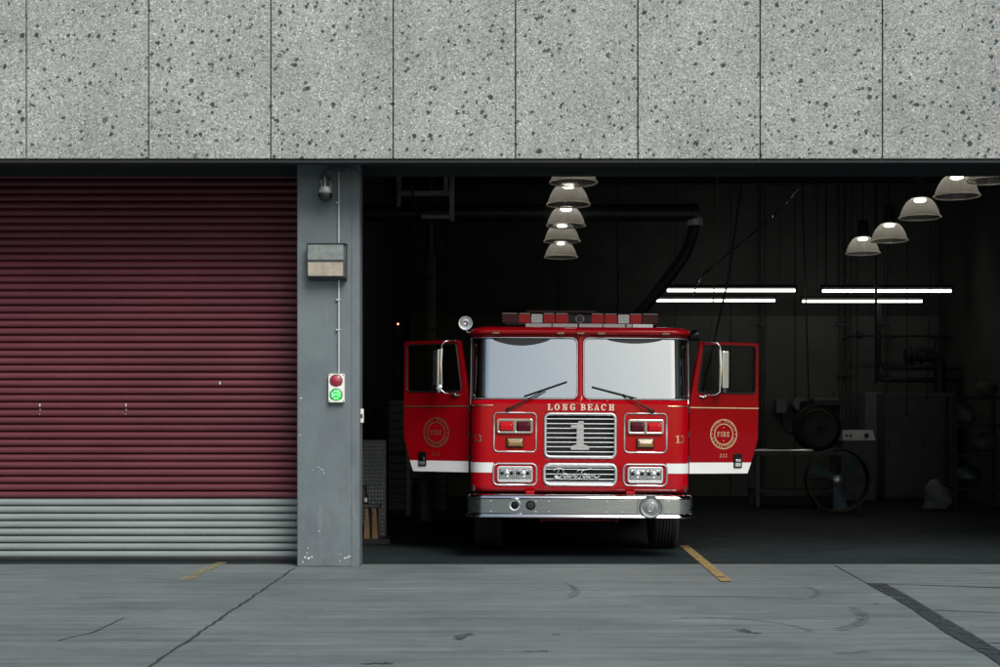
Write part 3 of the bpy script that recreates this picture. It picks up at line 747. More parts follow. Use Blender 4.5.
def carve(u0, u1, z0, z1, r, n=6, dens=0.05):
    base = rr(u0, u1, z0, z1, r, n); out = []
    for i, p in enumerate(base):
        q = base[(i + 1) % len(base)]
        d = math.hypot(q[0] - p[0], q[1] - p[1]); k = max(1, int(d / dens))
        for j in range(k): out.append((p[0] + (q[0] - p[0]) * j / k, p[1] + (q[1] - p[1]) * j / k))
    return out
ul = [s * (FL + ARC * k / 10) for s in (-1, 1) for k in range(11)] + [x * 0.1 for x in range(-10, 11)] + [s * (FL + ARC + .06) for s in (-1, 1)]
zl = [0.735 + 0.06 * k for k in range(1, 17)] + [ZL0 - .004, ZL0, ZL0 + .012, ZL0 + .028, ZL1, ZL1 + .006] + [1.80 + .07 * k for k in range(10)] + [2.49]
outer = []
for u in [-UE, -UE + .06] + [-(FL + ARC * (10 - k) / 10) for k in range(11)] + [x * .1 for x in range(-9, 10)] + [FL + ARC * k / 10 for k in range(11)] + [UE - .06, UE]:
    outer.append((u, 0.735))
outer = outer + [(UE, z) for z in (1.0, 1.3, ZL0, ZL1, 2.1)] + [(u, ZT) for u, _ in reversed(outer)] + [(-UE, z) for z in (2.1, ZL1, ZL0, 1.3, 1.0)]
WZ0, WZ1, WU0, WU1 = 1.768, 2.452, 0.036, 1.298
holes = [carve(WU0, WU1, WZ0, WZ1, .06), carve(-WU1, -WU0, WZ0, WZ1, .06)]
GX = 0.40
g1 = carve(-GX + .012, GX - .012, lz(457), lz(414), .05); g2 = carve(-GX + .004, GX - .004, lz(484.5), lz(464.5), .06)
cab = MB().cdt(outer, holes + [g1, g2], ul, zl, lambda u, z: skin(u, z)).build('cab_front', M['red'], tr, smooth=22, solid=.018, local=True)
# windscreens, corner windows, posts, gaskets
for s in (-1, 1):
    lo = carve(WU0 + .004, 1.075, WZ0 + .004, WZ1 - .004, .055)
    lo = [(s * a, b) for a, b in lo]
    ws = MB().cdt(lo, [], [s * x * .1 for x in range(1, 11)] + [s * (FL + .02 * k) for k in range(4)], zl, lambda u, z: skin(u, z, -.008)).build('windshield', M['windshield'], tr, smooth=60, local=True)
    lo = [(s * a, b) for a, b in carve(1.115, WU1 - .004, WZ0 + .004, WZ1 - .004, .02)]
    MB().cdt(lo, [], [s * (1.115 + .02 * k) for k in range(1, 9)], zl, lambda u, z: skin(u, z, -.008)).build('corner_window', M['sideglass'], tr, smooth=60, local=True)
    lo = [(s * a, b) for a, b in carve(1.062, 1.125, WZ0 + .002, WZ1 - .002, .006, 2)]
    MB().cdt(lo, [], [s * 1.09], zl, lambda u, z: skin(u, z, .001)).build('window_post', M['black'], tr, smooth=60, solid=.01, local=True)
    gl = [(s * a, b) for a, b in holes[0]]
    MB().tube([skin(u, z, .002) for u, z in gl], .0095, 6, True).build('gasket', M['black'], tr, smooth=60, local=True)
    MB().tube([skin(u + (.012 * s if abs(u) < .2 else 0) * 0, z, .009) for u, z in gl], .0045, 5, True).build('gasket_trim', M['silver'], tr, smooth=60, local=True)
    # black lens-shaped sheet painting in the bay header's reflection atop each pane
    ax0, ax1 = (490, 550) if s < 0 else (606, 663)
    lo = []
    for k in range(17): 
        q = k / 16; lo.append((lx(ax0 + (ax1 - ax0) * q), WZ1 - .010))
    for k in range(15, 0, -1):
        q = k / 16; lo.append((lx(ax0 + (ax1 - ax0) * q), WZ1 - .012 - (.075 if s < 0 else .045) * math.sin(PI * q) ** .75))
    MB().cdt(lo, [], [], [], lambda u, z: skin(u, z, -.003)).build('header_reflection', M['black'], ws, smooth=60, local=True)
    MB().tube([skin(s * (UE - .012), z, .012) for z in (1.70, 2.0, 2.25, 2.47)], .011, 8).build('pillar_trim', M['chrome'], tr, smooth=60, local=True)
    # side windscreen wiper
    if s < 0: piv, tip, ba, bb = (507, 410), (545, 390), (523, 396.5), (566, 381.5)
    else: piv, tip, ba, bb = (652, 411), (622, 394), (591, 386.5), (636, 398)
    def wp(p, off): return skin(lx(p[0]), lz(p[1]), off)
    wv = MB().tube([wp(piv, .02), wp(((piv[0] * .7 + tip[0] * .3), (piv[1] * .7 + tip[1] * .3)), .045), wp(tip, .04)], [.014, .011, .006], 6).build('wiper_arm', M['black'], tr, smooth=50, local=True)
    MB().tube([wp(ba, .012), wp(((ba[0] + bb[0]) / 2, (ba[1] + bb[1]) / 2), .016), wp(bb, .012)], .0085, 6).build('wiper_blade', M['black'], wv, smooth=50, local=True)
    MB().lathe(wp(piv, -.002), (0, -1, 0), [(.022, 0), (.022, .02), (.014, .034), (.001, .036)], 14).build('wiper_pivot', M['blackg'], wv, smooth=50, local=True)
    # wrap-round trim sliver at belt height
    MB().tube([skin(s * (FL - .05 + .04 * k), ZL0 - .022, .004) for k in range(9)], .006, 6).build('belt_trim', M['gold'], tr, smooth=60, local=True)
# white stripe round the corners
for s in (-1, 1):
    us = [s * (lx(666) + (UE - lx(666) - .002) * k / 16) for k in range(17)]
    vs_ = [skin(u, lz(474) + .01, .003) for u in us] + [skin(u, lz(464) + .01, .003) for u in us]
    MB().add(vs_, [(k, k + 1, 18 + k, 17 + k) for k in range(16)]).build('white_stripe', M['white'], tr, smooth=60, local=True)
# grilles
def grille(x0, x1, z0, z1, r, bars, bz):
    fr = MB().tube([skin(u, z, .006) for u, z in carve(x0, x1, z0, z1, r)], .018, 8, True).build('grille', M['silver'], tr, smooth=60, local=True)
    MB().box(x0, x1, .09, .10, z0, z1).build('backing', M['black'], fr, local=True)
    for z in bars:
        MB().box(x0 + .012, x1 - .012, -.004, .012, z - bz / 2, z + bz / 2).build('bar', M['silver'], fr, bevel=.003, local=True)
    return fr
ga = grille(-GX + .012, GX - .012, lz(457), lz(414), .05, [lz(y) for y in (419, 423.8, 428.5, 433.3, 437.9, 442.4, 447, 452)], .0105)
gb = grille(-GX + .004, GX - .004, lz(484.5), lz(464.5), .06, [lz(y) for y in (469.3, 474.2, 479.2)], .008)
MB().box(-GX + .03, GX - .03, .0, .03, lz(467.4), lz(465.6)).build('bar', M['silver'], gb, local=True)
MB().box(-GX + .03, GX - .03, .0, .03, lz(483.5), lz(481.6)).build('bar', M['silver'], gb, local=True)
m = MB()
one = [(-.03, .27), (.0, .27), (.0, .33), (.075, .33), (.075, .06), (.145, .06), (.145, .0), (-.06, .0), (-.06, .06), (-.005, .06), (-.005, .22), (-.085, .22), (-.085, .265)]
one = [(lx(570.2), lz(428.3)), (lx(570.2), lz(425.2)), (lx(576.5), lz(424.6)), (lx(578), lz(421)), (lx(583), lz(421)), (lx(583), lz(444)), (lx(588.4), lz(446.4)), (lx(588.4), lz(449.8)), (lx(570.2), lz(449.8)), (lx(570.2), lz(446.4)), (lx(576), lz(444)), (lx(576), lz(428.3))]
m.prism(one, -.014, -.006).build('number_plate', M['meshsil'], ga, local=True)
sc = [[(120, 160), (128, 140), (160, 126), (205, 120), (245, 138), (256, 178), (235, 222), (190, 250), (148, 255), (130, 240), (145, 228), (180, 240)], [(192, 140), (172, 190), (145, 245)],
      [(262, 225), (275, 200), (295, 200), (300, 225), (282, 248), (262, 240), (266, 210), (300, 200), (318, 205)],
      [(318, 200), (308, 238), (325, 246), (345, 205), (338, 238), (358, 246), (380, 200)],
      [(402, 205), (386, 248), (402, 215), (425, 200), (418, 240), (435, 246), (470, 215)],
      [(455, 172), (462, 148), (495, 138), (575, 134), (655, 124)], [(560, 136), (520, 165), (505, 215), (488, 262), (468, 258)],
      [(535, 225), (550, 200), (572, 200), (575, 225), (555, 248), (537, 240), (540, 210), (575, 200), (595, 205)],
      [(595, 200), (584, 238), (602, 246), (622, 205), (614, 238), (635, 246), (658, 200)],
      [(682, 205), (664, 248), (682, 215), (706, 200), (698, 240), (720, 248), (752, 240), (778, 215), (775, 190)]]
m = MB()
for k, s_ in enumerate(sc):
    pts = [Vector((lx(545 + a / 14.29), -.012 - .0004 * k, lz(460 + b / 14.29))) for a, b in s_]
    sm = []
    for i in range(len(pts) - 1):                     # Catmull-Rom smoothing
        p0, p1, p2, p3 = pts[max(i - 1, 0)], pts[i], pts[i + 1], pts[min(i + 2, len(pts) - 1)]
        for j in range(4):
            t_ = j / 4
            sm.append(0.5 * ((2 * p1) + (p2 - p0) * t_ + (2 * p0 - 5 * p1 + 4 * p2 - p3) * t_ ** 2 + (3 * p1 - p0 - 3 * p2 + p3) * t_ ** 3))
    sm.append(pts[-1])
    m.tube(sm, .0082, 6)
m.build('script_lettering', M['silver'], gb, smooth=60, local=True)
# LONG BEACH
m = MB()
for chx, xc in zip('LONGBEACH', (160, 237, 325, 410, 528, 603, 675, 755, 842)):
    letter(m, chx, lambda a, b: skin(a, b, .004), lx(535 + xc / 11.11) - .029, lz(410.2), .068, 1.0)
m.build('cab_lettering', M['cream'], tr, local=True)
for s, x0_ in ((-1, -(FL + .185)), (1, FL + .04)):
    m = MB()
    for k, chx in enumerate('13'):
        letter(m, chx, lambda a, b: skin(a, b, .004), x0_ + (.0 if k == 0 else .058), lz(442.5), .085, .85)
    m.build('corner_number', M['gold'], tr, local=True)
# lamp groups
def lens(mb, x0, x1, z0, z1, d0, d1, ins):
    a = [(x0, d0, z0), (x1, d0, z0), (x1, d0, z1), (x0, d0, z1)]
    zt_, zb_ = z1 - ins * 1.7, z0 + ins * .4
    b = [(x0 + ins * .6, d1, zb_), (x1 - ins * .6, d1, zb_), (x1 - ins, d1, zt_), (x0 + ins, d1, zt_)]
    return mb.add(a + b, [(0, 1, 2, 3), (4, 5, 6, 7)] + [(k, (k + 1) % 4, 4 + (k + 1) % 4, 4 + k) for k in range(4)])
for s in (-1, 1):
    X = lambda px: s * lx(px)
    def rrx(a, b, z0, z1, r): return [(s * u, z) for u, z in carve(lx(a), lx(b), z0, z1, r)]
    gpt = MB().tube([skin(u, z, .002) for u, z in rrx(623.8, 666, lz(452), lz(413.2), .045)], .0105, 6, True).build('warning_lamp_group', M['silver'], tr, smooth=60, local=True)
    pl = rr(*sorted((X(627), X(663))), lz(433.8), lz(419.2), .025, 3)
    hl = [rr(*sorted((X(629), X(644))), lz(432), lz(421.2), .008, 2), rr(*sorted((X(646), X(661.2))), lz(432), lz(421.2), .008, 2)]
    MB().cdt(pl, hl, [], [], lambda u, z: (u, -.022, z)).build('bezel', M['chrome'], gpt, solid=.022, bevel=.004, local=True)
    for a, b, mt in ((629, 644, M['dredlens']), (646, 661.2, M['redlens'])):
        q = sorted((X(a), X(b)))
        MB().box(q[0], q[1], -.004, .0005, lz(432), lz(421.2)).build('reflector', M['chrome'], gpt, local=True)
        lens(MB(), q[0] + .003, q[1] - .003, lz(432) + .003, lz(421.2) - .003, -.005, -.034, .028).build('red_lens', mt, gpt, bevel=.004, local=True)
    q = sorted((X(636), X(653.5)))
    MB().box(q[0], q[1], -.014, .0, lz(448), lz(437.8)).build('turn_signal_base', M['blackg'], gpt, bevel=.003, local=True)
    lens(MB(), q[0] + .008, q[1] - .008, lz(448) + .008, lz(437.8) - .008, -.013, -.038, .03).build('amber_lens', M['amber'], gpt, bevel=.004, local=True)
    hg = MB().tube([skin(u, z, .002) for u, z in rrx(623.2, 666.4, lz(485.3), lz(464), .055)], .0125, 6, True).build('headlight_group', M['silver'], tr, smooth=60, local=True)
    pl = rr(*sorted((X(627), X(662.5))), lz(482.6), lz(466.6), .03, 3)
    hl = [rr(*sorted((X(629), X(644.2))), lz(480.2), lz(469.2), .006, 2), rr(*sorted((X(645.4), X(660.5))), lz(480.2), lz(469.2), .006, 2)]
    MB().cdt(pl, hl, [], [], lambda u, z: (u, -.02, z)).build('bezel', M['silver'], hg, solid=.02, bevel=.004, local=True)
    for a, b in ((629, 644.2), (645.4, 660.5)):
        q = sorted((X(a), X(b)))
        hd = lens(MB(), q[0], q[1], lz(480.2), lz(469.2), -.012, -.024, .01).build('headlight', M['clear'], hg, bevel=.003, local=True)
        MB().lathe(((q[0] + q[1]) / 2, -.026, lz(474)), (0, -1, 0), [(.032, 0), (.026, .004), (.001, .006)], 16).build('bulb_cap', M['chrome'], hg, smooth=40, local=True)
        for dx in (-.052, .052):
            MB().lathe(((q[0] + q[1]) / 2 + dx, -.0245, lz(473.6)), (0, -1, 0), [(.02, 0), (.014, .002), (.001, .003)], 14).build('reflector_cup', M['blackg'], hg, smooth=40, local=True)
# front bumper
BP = [(-1.245, .30), (-1.245, -.02), (-1.215, -.10), (-1.10, -.20), (-1.07, -.215), (1.07, -.215), (1.10, -.20), (1.215, -.10), (1.245, -.02), (1.245, .30)]
bs = 91.4
bz = lambda py: CAMZ + (HY - py) / bs
def bloft(prof, name, mt, parent, bev=0):
    m = MB(); n = len(BP)
    for (off, z) in prof:
        for i, (x, y) in enumerate(BP):
            a = Vector(BP[max(i - 1, 0)]); b = Vector(BP[min(i + 1, n - 1)]); d = (b - a).normalized(); nn = Vector((d.y, -d.x))
            m.v.append((x + nn.x * off, y + nn.y * off, z))
    for k in range(len(prof) - 1):
        for i in range(n - 1): m.f.append((k * n + i, k * n + i + 1, (k + 1) * n + i + 1, (k + 1) * n + i))
    return m.build(name, mt, parent, smooth=28, local=True)
zt, zbm = bz(495), bz(518)
bum = bloft([(-.06, zbm), (.0, zbm), (.006, zbm + .012), (.0, zbm + .014), (.0, zt - .05), (-.003, zt - .045)], 'bumper', M['brushed'], tr)
bloft([(-.20, zt + .002), (-.030, zt + .002), (-.012, zt - .004), (.004, zt - .022), (.008, zt - .036), (.002, zt - .046)], 'upper_lip', M['chrome'], bum)
bloft([(.001, zbm + .048), (.012, zbm + .036), (.022, zbm + .014), (.020, zbm + .004), (.0, zbm - .002)], 'lower_lip', M['chrome'], bum)
MB().add([(-1.24, .3, zt - .004), (1.24, .3, zt - .004), (1.1, -.15, zt - .004), (-1.1, -.15, zt - .004)], [(0, 1, 2, 3)]).build('gravel_shield', M['brushed'], bum, local=True)
yb = -.216
def port(px, r1, r2, mt1, mt2):
    x = (px - 579.8) / bs; z = bz(505.5)
    p = MB().lathe((x, yb, z), (0, -1, 0), [(r1, -.005), (r1, .012), (r1 * .92, .02), (r2 * 1.02, .016), (r2, .0)], 28).build('port_ring', mt1, bum, smooth=35, local=True)
    MB().lathe((x, yb, z), (0, -1, 0), [(r2, .001), (r2 * .8, .010), (r2 * .5, .012), (.001, .012)], 24).build('port_plug', mt2, p, smooth=35, local=True)
port(514, .066, .042, M['chrome'], M['blackg']); port(529.8, .053, .046, M['black'], M['black'])
x = (649.8 - 579.8) / bs; z = bz(506.8)
MB().box(x - .145, x + .145, yb - .008, yb + .003, zbm + .002, zt - .03).build('speaker_plate', M['brushed'], bum, bevel=.003, local=True)
sp = MB().lathe((x, yb - .008, z), (0, -1, 0), [(.124, -.001), (.124, .015), (.112, .026), (.09, .022), (.082, .014), (.06, .016), (.056, .024), (.046, .026), (.042, .018), (.02, .02), (.001, .021)], 36).build('siren_speaker', M['brushed'], bum, smooth=30, local=True)
for k in range(6):
    q = 2 * PI * k / 6
    MB().box(x + .022 * math.cos(q) - .008, x + .022 * math.cos(q) + .008, yb - .034, yb - .026, z + .022 * math.sin(q) - .004, z + .022 * math.sin(q) + .004).build('speaker_vane', M['silver'], sp, local=True)
for px in (490, 535, 621, 667.5, 606, 548):
    for py in (501.5, 512):
        MB().lathe(((px - 579.8) / bs, yb - (.008 if 637 < px < 663 else 0), bz(py)), (0, -1, 0), [(.010, -.001), (.009, .005), (.001, .007)], 10).build('bolt', M['chrome'], bum, smooth=50, local=True)
for s in (-1, 1):
    MB().box(s * .555 - .05, s * .555 + .05, -.08, .05, zt - .005, zt + .035).build('tow_eye', M['red'], bum, bevel=.01, local=True)
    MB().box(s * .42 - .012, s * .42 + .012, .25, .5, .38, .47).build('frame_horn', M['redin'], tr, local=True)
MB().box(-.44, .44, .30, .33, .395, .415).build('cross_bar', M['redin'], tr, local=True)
# roof
roof = MB(); loops = []
for (z, ins) in ((2.485, .012), (2.492, -.012), (2.512, -.022), (2.540, -.016), (2.560, .012), (2.574, .06), (2.585, .16), (2.592, .4)):
    loops.append([(x_, y_, z) for x_, y_ in rr(-HW - .004 + ins, HW + .004 - ins, .118 + ins, 2.75 - ins, max(.02, .2 - ins * .6), 8)])
n = len(loops[0])
for L in loops: roof.v += L
for k in range(len(loops) - 1):
    for i in range(n): roof.f.append((k * n + i, k * n + (i + 1) % n, (k + 1) * n + (i + 1) % n, (k + 1) * n + i))
roof.f += [tuple(range(n)), tuple((len(loops) - 1) * n + i for i in range(n))]
roof = roof.build('roof', M['red'], tr, smooth=50, local=True)
for px in (494.5, 559.5, 579.6, 600.5, 665.5):
    MB().prism(rr(lx(px) - .042, lx(px) + .042, 2.487, 2.512, .012, 3), .075, .10).build('clearance_lamp', M['amber'], roof, bevel=.005, local=True)
# light bar
yb0 = .42
lb = MB().prism(rr(lx(500.5), lx(661), 2.60, 2.745, .05, 4), yb0 + .018, yb0 + .30).build('light_bar', M['blackg'], tr, bevel=.02, seg=3, local=True)
lsc = 1.028                                               # the bar sits behind the cab front
bx = lambda px: (px - 579.6) / TS * lsc
zA, zB = 2.638, 2.742
for a, b, mt in ((502, 517.8, 'dredlens'), (518.8, 530.2, 'redlens'), (531.2, 542.4, 'whitelens'), (543.4, 554.6, 'redlens'), (555.8, 568.3, 'redlens'),
                 (591.3, 603.6, 'redlens'), (604.8, 616.8, 'redlens'), (618, 629.2, 'whitelens'), (630.2, 641.4, 'redlens'), (642.4, 658, 'dredlens')):
    o = MB().prism(rr(bx(a), bx(b), zA, zB, .008, 2), yb0, yb0 + .02).build('light_bar_lens', M[mt], lb, bevel=.005, local=True)
    if mt == 'whitelens':
        for i in range(4):
            for j in range(3):
                xx = bx(a) + (bx(b) - bx(a)) * (i + .5) / 4; zz = zA + (zB - zA) * (j + .5) / 3
                MB().lathe((xx, yb0, zz), (0, -1, 0), [(.009, 0), (.007, .004), (.001, .005)], 8).build('diode', M['silver'], lb, local=True)
    else:
        MB().box(bx(a) + .004, bx(b) - .004, yb0 + .004, yb0 + .03, zB + .002, zB + .008).build('lens_cap', M['whitelens'], lb, local=True)
MB().lathe((0, yb0 + .018, 2.69), (0, -1, 0), [(.050, 0), (.050, .012), (.044, .016), (.036, .010)], 24).build('round_sensor', M['silver'], lb, smooth=40, local=True)
MB().lathe((0, yb0 + .018, 2.69), (0, -1, 0), [(.037, .004), (.016, .006), (.014, .012), (.001, .013)], 20).build('sensor_core', M['dsteel'], lb, smooth=40, local=True)
for a, b in ((525.5, 551.5), (552.5, 577.5), (579, 602.5), (603.2, 625.2), (626.5, 632), (632.6, 653)):
    MB().box(bx(a), bx(b), yb0 + .005, yb0 + .05, 2.592, 2.634).build('alley_light', M['whitelens'] if a < 630 else M['silver'], lb, bevel=.004, local=True)
# spot lamps on the roof corners
c = Vector((lx(463), .30, lz(323) + .015))
sl_ = MB().lathe(c, (0.04, -1, 0), [(.02, -.12), (.055, -.09), (.074, -.03), (.08, .0), (.078, .012), (.068, .010)], 28).build('spot_lamp', M['chrome'], tr, smooth=50, local=True)
MB().lathe(c, (0.04, -1, 0), [(.069, .006), (.066, .0), (.05, -.03), (.02, -.05), (.001, -.055)], 24).build('lens', M['chrome'], sl_, smooth=50, local=True)
MB().tube([c + Vector((.0, .02, -.075)), c + Vector((.02, .03, -.10)), c + Vector((.13, .05, -.12))], .011, 8).build('bracket', M['chrome'], sl_, smooth=50, local=True)
c = Vector((lx(696.5) * 1.01, .36, lz(332.5)))
sl_ = MB().lathe(c, (.75, .2, .22), [(.015, -.085), (.035, -.08), (.055, -.04), (.066, .0), (.066, .02)], 24, True).build('spot_lamp', M['blackg'], tr, smooth=50, local=True)
MB().tube([c + Vector((-.04, .0, -.03)), c + Vector((-.10, .02, -.06))], .012, 8).build('bracket', M['black'], sl_, smooth=50, local=True)

# doors
def door(s, phi, dark):
    d = MB()
    X = lambda u: s * u
    out_ = [(.0, .935), (.745, .935), (.80, 1.07), (.88, 1.33), (.885, 1.6), (.885, 2.41), (.865, 2.437), (.15, 2.437), (.135, 2.43), (.012, 1.76), (.0, 1.70)]
    win = [(.835, 1.87), (.842, 1.9), (.842, 2.36), (.83, 2.385), (.80, 2.393), (.205, 2.393), (.185, 2.385), (.178, 2.37), (.110, 1.90), (.112, 1.87), (.135, 1.855), (.80, 1.852)]
    out_ = [(X(a), b) for a, b in out_]; win = [(X(a), b) for a, b in win]
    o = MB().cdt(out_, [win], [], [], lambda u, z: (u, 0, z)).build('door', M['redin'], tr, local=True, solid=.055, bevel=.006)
    if o.modifiers['thick']: o.modifiers['thick'].offset = 0
    o.location = (s * (HW + .012), .32, 0)
    o.rotation_euler = (0, 0, s * R(phi))
    y = -.031
    MB().tube([(a, -.028, b) for a, b in win], .010, 6, True).build('window_gasket', M['black'], o, smooth=60, local=True)
    MB().cdt(win, [], [], [], lambda u, z: (u, .006, z)).build('window_glass', M['doorglass'], o, local=True)
    MB().add([(X(.002), y, .937), (X(.744), y, .937), (X(.793), y, 1.062), (X(.002), y, 1.062)], [(0, 1, 2, 3)]).build('white_stripe', M['white'], o, local=True)
    MB().box(*sorted((X(.004), X(.884))), y - .002, y + .004, 1.678, 1.690).build('gold_line', M['gold'], o, local=True)
    # emblem
    ex, ez, er = X(.435), 1.385, .172
    e = MB()
    for ro, ri in ((er, er - .012), (er * .71, er * .71 - .011)):
        for q in ringq(ex, ez, ro, ro, ri, ri, 0, 360, 40): e.add([(a, y - .001, b) for a, b in q], [(0, 1, 2, 3)])
    em = e.build('emblem', M['gold'], o, local=True)
    e = MB()
    for txt, a0, a1, flip in (('LONG BEACH', 160, 20, False), ('DEPARTMENT', 200, 340, True)):
        for k, chx in enumerate(txt):
            if chx == ' ': continue
            q = R(a0 + (a1 - a0) * k / (len(txt) - 1)); rad = er * .80 if not flip else er * .92
            V, Fs = font_mesh(chx, .048)
            rot = q - PI / 2 if not flip else q + PI / 2
            pts = []
            for v in V:
                a, b = v.x, v.y
                pts.append((ex + rad * math.cos(q) + a * math.cos(rot) - b * math.sin(rot), y - .001, ez + rad * math.sin(q) + a * math.sin(rot) + b * math.cos(rot)))
            e.add(pts, Fs)
    wd = 0
    xx = ex - .082
    for chx, adv in zip('FIRE', (.048, .032, .047, .045)):
        letter(e, chx, lambda a, b: (a, y - .001, b), xx, ez - .028, .056, .72); xx += adv - .002
    for dx, dz in ((0, .075), (0, -.075), (-er * .86, 0), (er * .86, 0)):
        e.add([(ex + dx + .007 * math.cos(2 * PI * k / 8), y - .001, ez + dz + .007 * math.sin(2 * PI * k / 8)) for k in range(8)], [tuple(range(8))])
    xx = ex - .048
    for chx in '233':
        letter(e, chx, lambda a, b: (a, y - .001, b), xx, ez - .265, .042, .7); xx += .034
    e.build('emblem_lettering', M['gold'], em, local=True)['kind'] = 'stuff'
    # handle plate
    hx = X(.615)
    h_ = MB().prism(rr(hx - .052, hx + .052, 1.0, 1.165, .012, 3), y - .014, y - .001).build('handle_plate', M['blackg'], o, bevel=.003, local=True)
    MB().box(hx - .034, hx + .034, y - .026, y - .0145, 1.065, 1.10).build('handle', M['chrome'], h_, bevel=.006, local=True)
    MB().box(hx - .036, hx + .036, y - .018, y - .0145, 1.015, 1.055).build('lock', M['silver'], h_, bevel=.004, local=True)
    # hinge line bolts
    for k in range(3):
        z_ = 1.1 + .28 * k
        MB().rod((X(-.004), -.03, z_ - .035), (X(-.004), -.03, z_ + .035), .012, 10).build('hinge', M['dsteel'], o, smooth=50, local=True)
    # mirror
    mu = .295 if s > 0 else .265
    yo = -.20
    mr = MB().box(*sorted((X(mu + .02), X(mu + .10))), yo - .03, yo + .04, 1.90, 2.325).build('mirror', M['chrome'], o, bevel=.012, seg=3, local=True)
    MB().box(*sorted((X(mu + .035), X(mu + .09))), yo - .034, yo - .0305, 1.92, 2.305).build('mirror_back', M['brushed'], mr, local=True)
    MB().tube([(X(.17), -.03, 2.42), (X(.20), yo * .7, 2.425), (X(mu - .04), yo, 2.41), (X(mu), yo, 2.37), (X(mu), yo, 1.86), (X(mu - .05), yo, 1.83), (X(.20), yo * .7, 1.825), (X(.16), -.03, 1.83)], .010, 8).build('mirror_bracket', M['chrome'], mr, smooth=60, local=True)
    MB().tube([(X(mu - .002), yo - .004, 2.33), (X(mu + .003), yo - .012, 2.15), (X(mu - .002), yo - .004, 1.92)], [.018, .021, .018], 10).build('mirror_post', M['chrome'], mr, smooth=60, local=True)
    if s < 0:
        MB().lathe((X(mu + .05), yo - .02, 1.885), (0, -1, 0), [(.02, -.06), (.045, -.045), (.06, -.015), (.062, .0), (.05, .012), (.001, .02)], 24).build('convex_mirror', M['chrome'], mr, smooth=40, local=True)
    else:
        MB().box(*sorted((X(mu + .03), X(mu + .08))), yo - .02, yo + .02, 1.845, 1.90).build('mirror_clamp', M['dsteel'], mr, bevel=.01, local=True)
    MB().tube([(X(.12), -.04, 1.815), (X(.16), -.05, 1.80), (X(.23), -.05, 1.83)], .014, 8).build('bracket_foot', M['chrome'], mr, smooth=60, local=True)
    return o
door(-1, 28, True); door(1, 20, False)

# cab behind the front: floor, rear crew cab, seats, steering wheel
MB().box(-HW + .03, HW - .03, .06, 2.6, .74, .80).build('cab_floor', M['black'], tr, local=True)
MB().box(-HW, HW, 1.25, 2.70, .70, 2.486).build('crew_cab', M['red'], tr, bevel=.03, local=True)
MB().box(-HW + .05, HW - .05, .12, .45, 1.2, 1.66).build('dashboard', M['black'], tr, bevel=.05, local=True)
for s in (-1, 1):
    st_ = MB().box(s * .75 - .25, s * .75 + .25, .75, 1.15, .85, 1.35).build('seat', M['seat'], tr, bevel=.05, local=True)
    MB().box(s * .75 - .24, s * .75 + .24, 1.08, 1.22, 1.30, 2.15).build('seat_back', M['seat'], st_, bevel=.05, local=True)
c = Vector((.72, .50, 1.78))
swl = MB().tube([c + Vector((.21 * math.cos(q * PI / 14), .21 * math.sin(q * PI / 14) * .45, .21 * math.sin(q * PI / 14) * .9)) for q in range(28)], .016, 8, True).build('steering_wheel', M['black'], tr, smooth=60, local=True)
MB().tube([c, c + Vector((0, -.2, -.3))], .03, 8).build('steering_column', M['black'], swl, local=True)
MB().box(-.68, -.52, .98, 1.07, 1.75, 2.02).build('safety_vest', M['vest'], tr, bevel=.03, local=True)
# wheels, axle, chassis, rear body
def wheel(x0, x1, y):
    R_ = .535
    wx = MB()
    prof = [(.30, x0 + .03), (.36, x0 + .005), (.47, x0), (.52, x0 + .02), (R_, x0 + .05)]
    xm = (x0 + x1) / 2
    nt_ = 6
    for k in range(nt_):
        a = x0 + .05 + (x1 - x0 - .10) * k / nt_; b = x0 + .05 + (x1 - x0 - .10) * (k + 1) / nt_
        prof += [(R_, a + .004), (R_, b - .012), (R_ - .014, b - .010), (R_ - .014, b - .001)]
    prof += [(R_, x1 - .05), (.52, x1 - .02), (.47, x1), (.36, x1 - .005), (.30, x1 - .03)]
    wo = wx.rings([((p[1], y, R_), p[0]) for p in prof], (1, 0, 0), 48, False).build('wheel', M['tyre'], tr, smooth=35, local=True)
    MB().rings([((x0 + .04, y, R_), .30), ((xm - .02, y, R_), .27), ((xm, y, R_), .12), ((xm + .04, y, R_), .10)], (1, 0, 0), 24).build('rim', M['brushed'], wo, smooth=40, local=True)
for s in (-1, 1):
    wheel(*sorted((s * .89, s * 1.21)), 1.38)
    wheel(*sorted((s * .58, s * .86)), 6.2); wheel(*sorted((s * .91, s * 1.19)), 6.2)
    MB().box(s * .42 - .05, s * .42 + .05, .3, 8.3, .55, .78).build('frame_rail', M['black'], tr, local=True)
MB().rod((-1.0, 1.38, .48), (1.0, 1.38, .48), .07, 12).build('front_axle', M['black'], tr, smooth=50, local=True)
MB().box(-.45, .45, .5, 1.0, .45, .74).build('radiator_pan', M['black'], tr, bevel=.04, local=True)
MB().rod((-1.1, 6.2, .53), (1.1, 6.2, .53), .10, 12).build('rear_axle', M['black'], tr, smooth=50, local=True)
MB().box(-HW, HW, 2.72, 3.5, .62, 2.5).build('pump_panel', M['brushed'], tr, bevel=.01, local=True)
bd = MB().box(-HW, HW, 3.52, 8.4, .95, 2.55).build('rear_body', M['red'], tr, bevel=.02, local=True)
for s in (-1, 1):
    for k in range(4):
        MB().box(*sorted((s * (HW + .001), s * (HW + .02))), 3.62 + k * 1.18, 4.68 + k * 1.18, 1.05, 2.45).build('locker_shutter', M['brushed'], bd, local=True)
MB().box(-.95, .95, 3.6, 8.2, 2.56, 3.02).build('hose_bed', M['black'], bd, bevel=.03, local=True)
MB().box(-.62, .35, 3.58, 3.70, 3.03, 3.06).build('hose_bed_rail', M['dredlens'], bd, local=True)  # red rail in a dark tone that paints in its shadow

